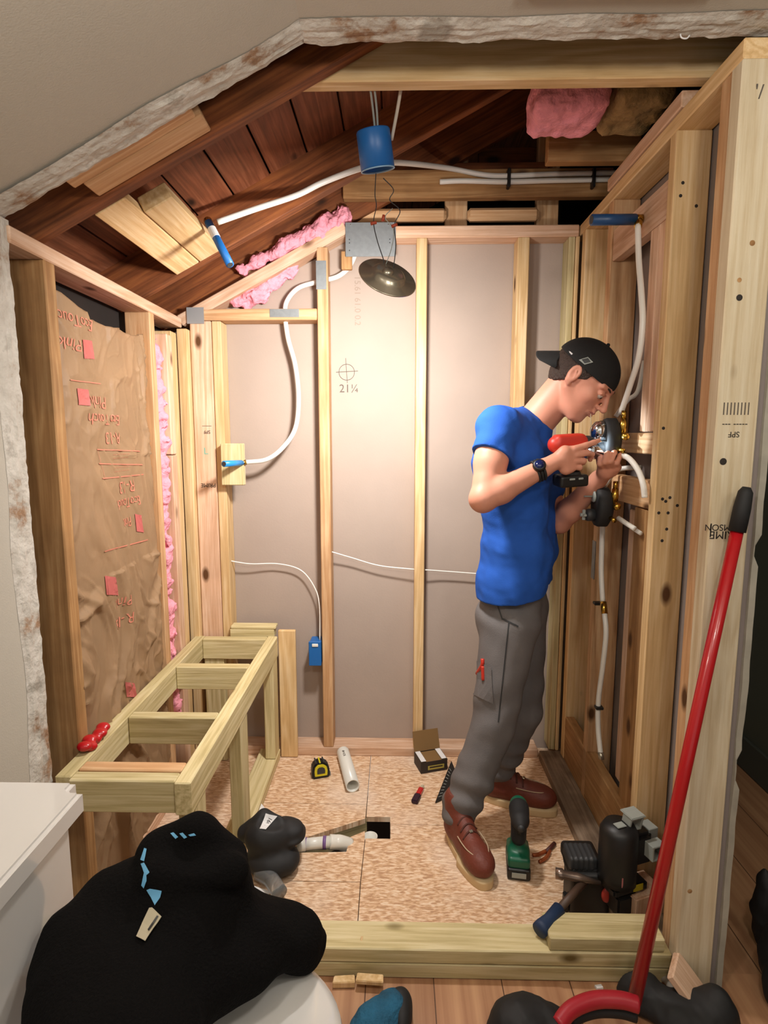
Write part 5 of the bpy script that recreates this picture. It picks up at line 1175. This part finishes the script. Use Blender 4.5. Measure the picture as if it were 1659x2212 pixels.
# bags on the floor
def lump(name, label, cat, els, mat, lo, hi, h=.005, amp=.004, fr=60, seed=1, kk=.03, clip=None):
    s = Sdf(lo, hi, h)
    for cc_, rr in els: s.ell(cc_, rr, None, kk)
    s.all(lambda d, P: d+amp*wob(P, fr, seed)+amp*.4*wob(P, fr*2.6, seed+1)); s.plane((0, 0, clip if clip is not None else .002), (0, 0, -1))
    o = s.obj(name, mat); tag(o, label, cat); return o
def PB(x, y, z): return PZ(x, y, z)
b1 = PB(1400, 2165, .04); 
lump('tool_bag', 'soft black tool bag on the floor behind the broom', 'bag', [(PB(1385, 2150, .02)+Vector((0, .02, 0)), (.055, .05, .055)), (PB(1450, 2175, .02), (.09, .035, .045)), (PB(1545, 2185, .03), (.045, .05, .06)), (PB(1500, 2205, .02), (.09, .05, .04))], BLKR, (.38, .98, 0), (.92, 1.32, .16), clip=.002)
lump('black_bag', 'rounded black bag at the bottom edge right of the knit glove', 'bag', [(PB(1130, 2232, .03), (.085, .075, .075)), (PB(1200, 2245, .02), (.06, .06, .06))], BLKR, (.05, .92, 0), (.50, 1.30, .16))
o = box('black_strap', PB(1041, 2195, 0).x, PB(1055, 2195, 0).x, 1.13, 1.19, .002, .03, BLK, None, .004); tag(o, 'small upright black clip left of the rounded black bag', 'clip')
lump('work_glove', 'blue, green and black knit work glove on the wooden floor', 'glove', [(PB(850, 2178, .035), (.038, .042, .034)), (PB(815, 2205, .035), (.045, .05, .036)), (PB(790, 2235, .03), (.04, .05, .03))], TEAL, (-.16, 1.0, 0), (.12, 1.30, .1), .004, .003, 90)
s = Sdf((-.16, 1.0, 0), (.14, 1.30, .1), .004)
s.ell(PB(868, 2185, .03), (.026, .055, .033), None, .02); s.ell(PB(858, 2165, .03), (.028, .02, .03), None, .02); s.plane((0, 0, .002), (0, 0, -1))
gl = [o for o in bpy.data.objects if o.name.startswith('work_glove')][0]; s.obj('black_edge', BLKR, gl)
lump('jacket', 'black jacket hanging at the far right edge of the hallway', 'jacket', [(PZ(1645, 1960, .12), (.018, .03, .12)), (PZ(1678, 2060, .08), (.035, .05, .10)), (PZ(1705, 2140, .05), (.06, .06, .07))], BLKR, (.80, 1.0, 0), (1.2, 1.65, .40), .006, .008, 40)

# ================================================================== TOILET AND HOODIE
to = empty('toilet', (-.45, .82, 0)); tag(to, 'white toilet with square tank at the lower left, lid closed', 'toilet')
def lidbox(name, x0, x1, y0, y1, z0, z1, r, mat, par, seg=5):
    bm = bmesh.new(); bmesh.ops.create_cube(bm, size=1, matrix=T((x0+x1)/2, (y0+y1)/2, (z0+z1)/2) @ Matrix.Diagonal((x1-x0, y1-y0, z1-z0, 1)))
    ve = [e for e in bm.edges if abs(e.verts[0].co.z-e.verts[1].co.z) > 1e-4]; bmesh.ops.bevel(bm, geom=ve, offset=r, segments=seg, affect='EDGES')
    te = [e for e in bm.edges if abs(e.verts[0].co.z-z1) < 1e-5 and abs(e.verts[1].co.z-z1) < 1e-5]; bmesh.ops.bevel(bm, geom=te, offset=.007, segments=3, affect='EDGES')
    o = bmobj(name, bm, mat, par); 
    return o
lidbox('tank_lid', -.865, -.585, .555, 1.02, .722, .762, .030, CERA, to)
lidbox('tank', -.855, -.605, .57, 1.005, .36, .720, .035, CERA, to)
def oval(t, a, b, c0=(-.36, .82)): return (c0[0]+a*math.cos(t)*(1 if math.cos(t) > 0 else .75), c0[1]+b*math.sin(t))
def loft(name, secs, mat, par, n=56):
    bm = bmesh.new(); rr = []
    for (z, a, b, cx) in secs: rr.append([bm.verts.new((*oval(2*PI*k/n, a, b, (cx, .83)), z)) for k in range(n)])
    for p, q in zip(rr, rr[1:]):
        for k in range(n): bm.faces.new((p[k], p[(k+1) % n], q[(k+1) % n], q[k]))
    bm.faces.new(rr[0]); bm.faces.new(rr[-1]); return bmobj(name, bm, mat, par, None, True)
loft('bowl', [(0, .20, .11, -.42), (.03, .195, .105, -.42), (.12, .185, .10, -.41), (.24, .21, .13, -.38), (.33, .245, .17, -.36), (.385, .265, .183, -.36), (.392, .262, .180, -.36)], CERA, to)
loft('seat', [(.394, .268, .188, -.36), (.398, .272, .192, -.36), (.410, .272, .192, -.36), (.414, .268, .188, -.36)], CERA, to)
loft('lid', [(.416, .270, .190, -.36), (.420, .274, .194, -.36), (.430, .272, .192, -.36), (.437, .258, .178, -.36), (.440, .20, .13, -.36)], CERA, to)
lidbox('hinge_block', -.60, -.53, .74, .92, .392, .44, .015, CERA, to)

hd = empty('hoodie', (-.40, .85, .44)); tag(hd, 'black hooded sweatshirt with light blue lettering heaped on the toilet lid', 'sweatshirt')
s = Sdf((-.80, .50, .30), (.02, 1.16, .90), .0042)
def e(px, py, Y, r, k=.05): s.ell(PY(px, py, Y), r, None, k)
e(415, 1850, .96, (.060, .065, .050), .03); e(350, 1880, .94, (.050, .06, .055)); e(465, 1905, .94, (.06, .07, .05))
e(300, 1985, .90, (.10, .09, .085)); e(400, 2010, .90, (.12, .09, .085)); e(215, 2010, .88, (.075, .08, .065)); e(150, 2070, .84, (.065, .07, .06))
e(495, 2010, .93, (.085, .08, .045)); e(575, 2018, .95, (.075, .065, .036)); e(632, 2015, .97, (.052, .05, .034)); e(664, 2045, .98, (.034, .040, .026)); e(500, 2070, .89, (.08, .07, .04))
e(165, 2150, .78, (.055, .07, .06)); e(260, 2150, .80, (.10, .09, .08)); e(370, 2120, .82, (.10, .08, .07)); e(270, 2230, .72, (.10, .09, .07))
s.cap(PY(330, 1830, .93), PY(430, 1798, .95), .026, .028, .02); s.cap(PY(430, 1798, .95), PY(500, 1845, .95), .028, .026, .02); s.cap(PY(330, 1830, .93), PY(345, 1880, .90), .026, .03, .02); s.cap(PY(345, 1885, .89), PY(500, 1885, .90), .022, .026, .02)
s.ell(PY(425, 1850, .88), (.045, .035, .022), None, .015, True)
def hw(d, P):
    z = P[2]+0*P[0]+0*P[1]; x = P[0]+0*P[2]+0*P[1]; y = P[1]+0*P[0]+0*P[2]
    return d+.007*wob((P[0], P[1]*1.3, P[2]), 20, 41)+.004*np.abs(wob(P, 42, 42))+.0035*np.sin(26*(x+.6*z)+8*np.sin(y*7))-.002
s.all(hw)
def floorclip(d, P):   # keep clear of the tank, rest on lid
    x, y, z = P[0]+0*P[1]+0*P[2], P[1]+0*P[0]+0*P[2], P[2]+0*P[0]+0*P[1]
    tank = np.maximum(x+.578, np.maximum(z-.77, -1)); lid = np.maximum(z-.443, np.sqrt(((x+.36)/.29)**2+((y-.83)/.205)**2)*.2-.2)
    q = np.minimum(tank, lid); return np.maximum(d, -q)
s.all(floorclip)
fl_ = s.obj('fleece', FLEECE, hd, 1)
for pg in ([(313, 1833), (318, 1835), (313, 1862), (305, 1858)], [(306, 1867), (313, 1865), (324, 1885), (318, 1890), (318, 1902), (312, 1918), (307, 1912), (313, 1886)], [(318, 1922), (325, 1919), (335, 1934), (342, 1922), (350, 1924), (347, 1938), (335, 1956), (327, 1938)],
           [(369, 1801), (376, 1799), (386, 1808), (380, 1812)], [(389, 1801), (396, 1799), (405, 1808), (399, 1811)], [(408, 1803), (420, 1800), (424, 1804), (412, 1806)]):
    patch('light_blue_print', pg, fl_, LBLUE, fl_, .002, 2)
patch('drawstring_tag', [(325, 1963), (331, 1962), (350, 1982), (312, 2040), (293, 2030)], fl_, TAG, fl_, .006, 2)
patch('tag_slot', [(341, 1980), (344, 1982), (322, 2018), (319, 2016)], fl_, BLK, fl_, .0085, 1)
# knee pads lying behind the toilet, with label, clear strap and paper
kp = empty('knee_pads', P0(590, 1880)); tag(kp, 'black knee pads with a white 1602 label lying beside the bench', 'knee pad')
kb_ = P0(588, 1880); s = Sdf((kb_.x-.22, kb_.y-.16, 0), (kb_.x+.22, kb_.y+.30, .26), .0038)
s.ell(PZ(590, 1855, .045), (.088, .07, .05), None, .02); s.ell(PZ(578, 1810, .11), (.075, .055, .06), None, .02); s.ell(PZ(615, 1790, .12), (.065, .05, .028), None, .015); s.ell(PZ(632, 1800, .10), (.045, .06, .016), None, .012)
s.cap(PZ(532, 1800, .10), PZ(570, 1768, .15), .030, .026, .02); s.cap(PZ(570, 1768, .15), PZ(600, 1775, .15), .026, .018, .02)
s.ell(PZ(590, 1775, .17), (.05, .03, .02), None, .01, True); s.plane((0, 0, .002), (0, 0, -1)); s.all(lambda d, P: d+.0016*wob(P, 70, 51))
kpo = s.obj('black_shell', BLKR, kp, 1)
pb_ = patch('white_label', [(574, 1758), (599, 1764), (574, 1793), (561, 1791)], kpo, PAPER, kpo, .002, 2)
bv2 = BVHTree.FromPolygons([v.co for v in kpo.data.vertices], [tuple(p.vertices) for p in kpo.data.polygons])
tt = text('label_number', '1602', 13, (0, 0, 0), Matrix(), INK, kpo, 0)
for v in tt.data.vertices:
    x, y = v.co.x, v.co.y; a_ = math.radians(118); px = 579+(x*math.cos(a_)-y*math.sin(a_)*-1); py = 1777+(x*math.sin(a_)+y*math.cos(a_)*-1)*.95
    hit = bv2.ray_cast(CAM, ray(px, py).normalized()); v.co = (hit[0]-ray(px, py).normalized()*.004) if hit[0] else CAM+ray(px, py)*1.8
tt.matrix_parent_inverse = Matrix(); tt.matrix_world = Matrix()
o = tube('plastic_bottle', [P0(560, 1885, .03), P0(585, 1900, .035), P0(605, 1930, .03)], [.02, .03, .02] if False else .024, CLEARP, None, 18, 6); tag(o, 'clear crinkled plastic sleeve lying between knee pads and hoodie', 'plastic sleeve')
v = [PZ(540, 1918, .30), PZ(580, 1928, .30), PZ(546, 1966, .30), PZ(520, 1945, .30)]
pp = PZ(548, 1940, .02); v = [PZ(x, y, .012) for x, y in ((534, 1908), (584, 1926), (556, 1958), (520, 1950))]
o = prism('paper_sheet', v, (0, 0, -.004), PAPER); tag(o, 'white paper corner showing beside the black hoodie', 'paper')
o = prism('tissue_scrap', [PZ(x, y, .02) for x, y in ((552, 1742), (562, 1735), (572, 1748), (560, 1758), (550, 1760))], (0, 0, .006), PAPER); tag(o, 'small crumpled white tissue near the bench foot', 'debris')
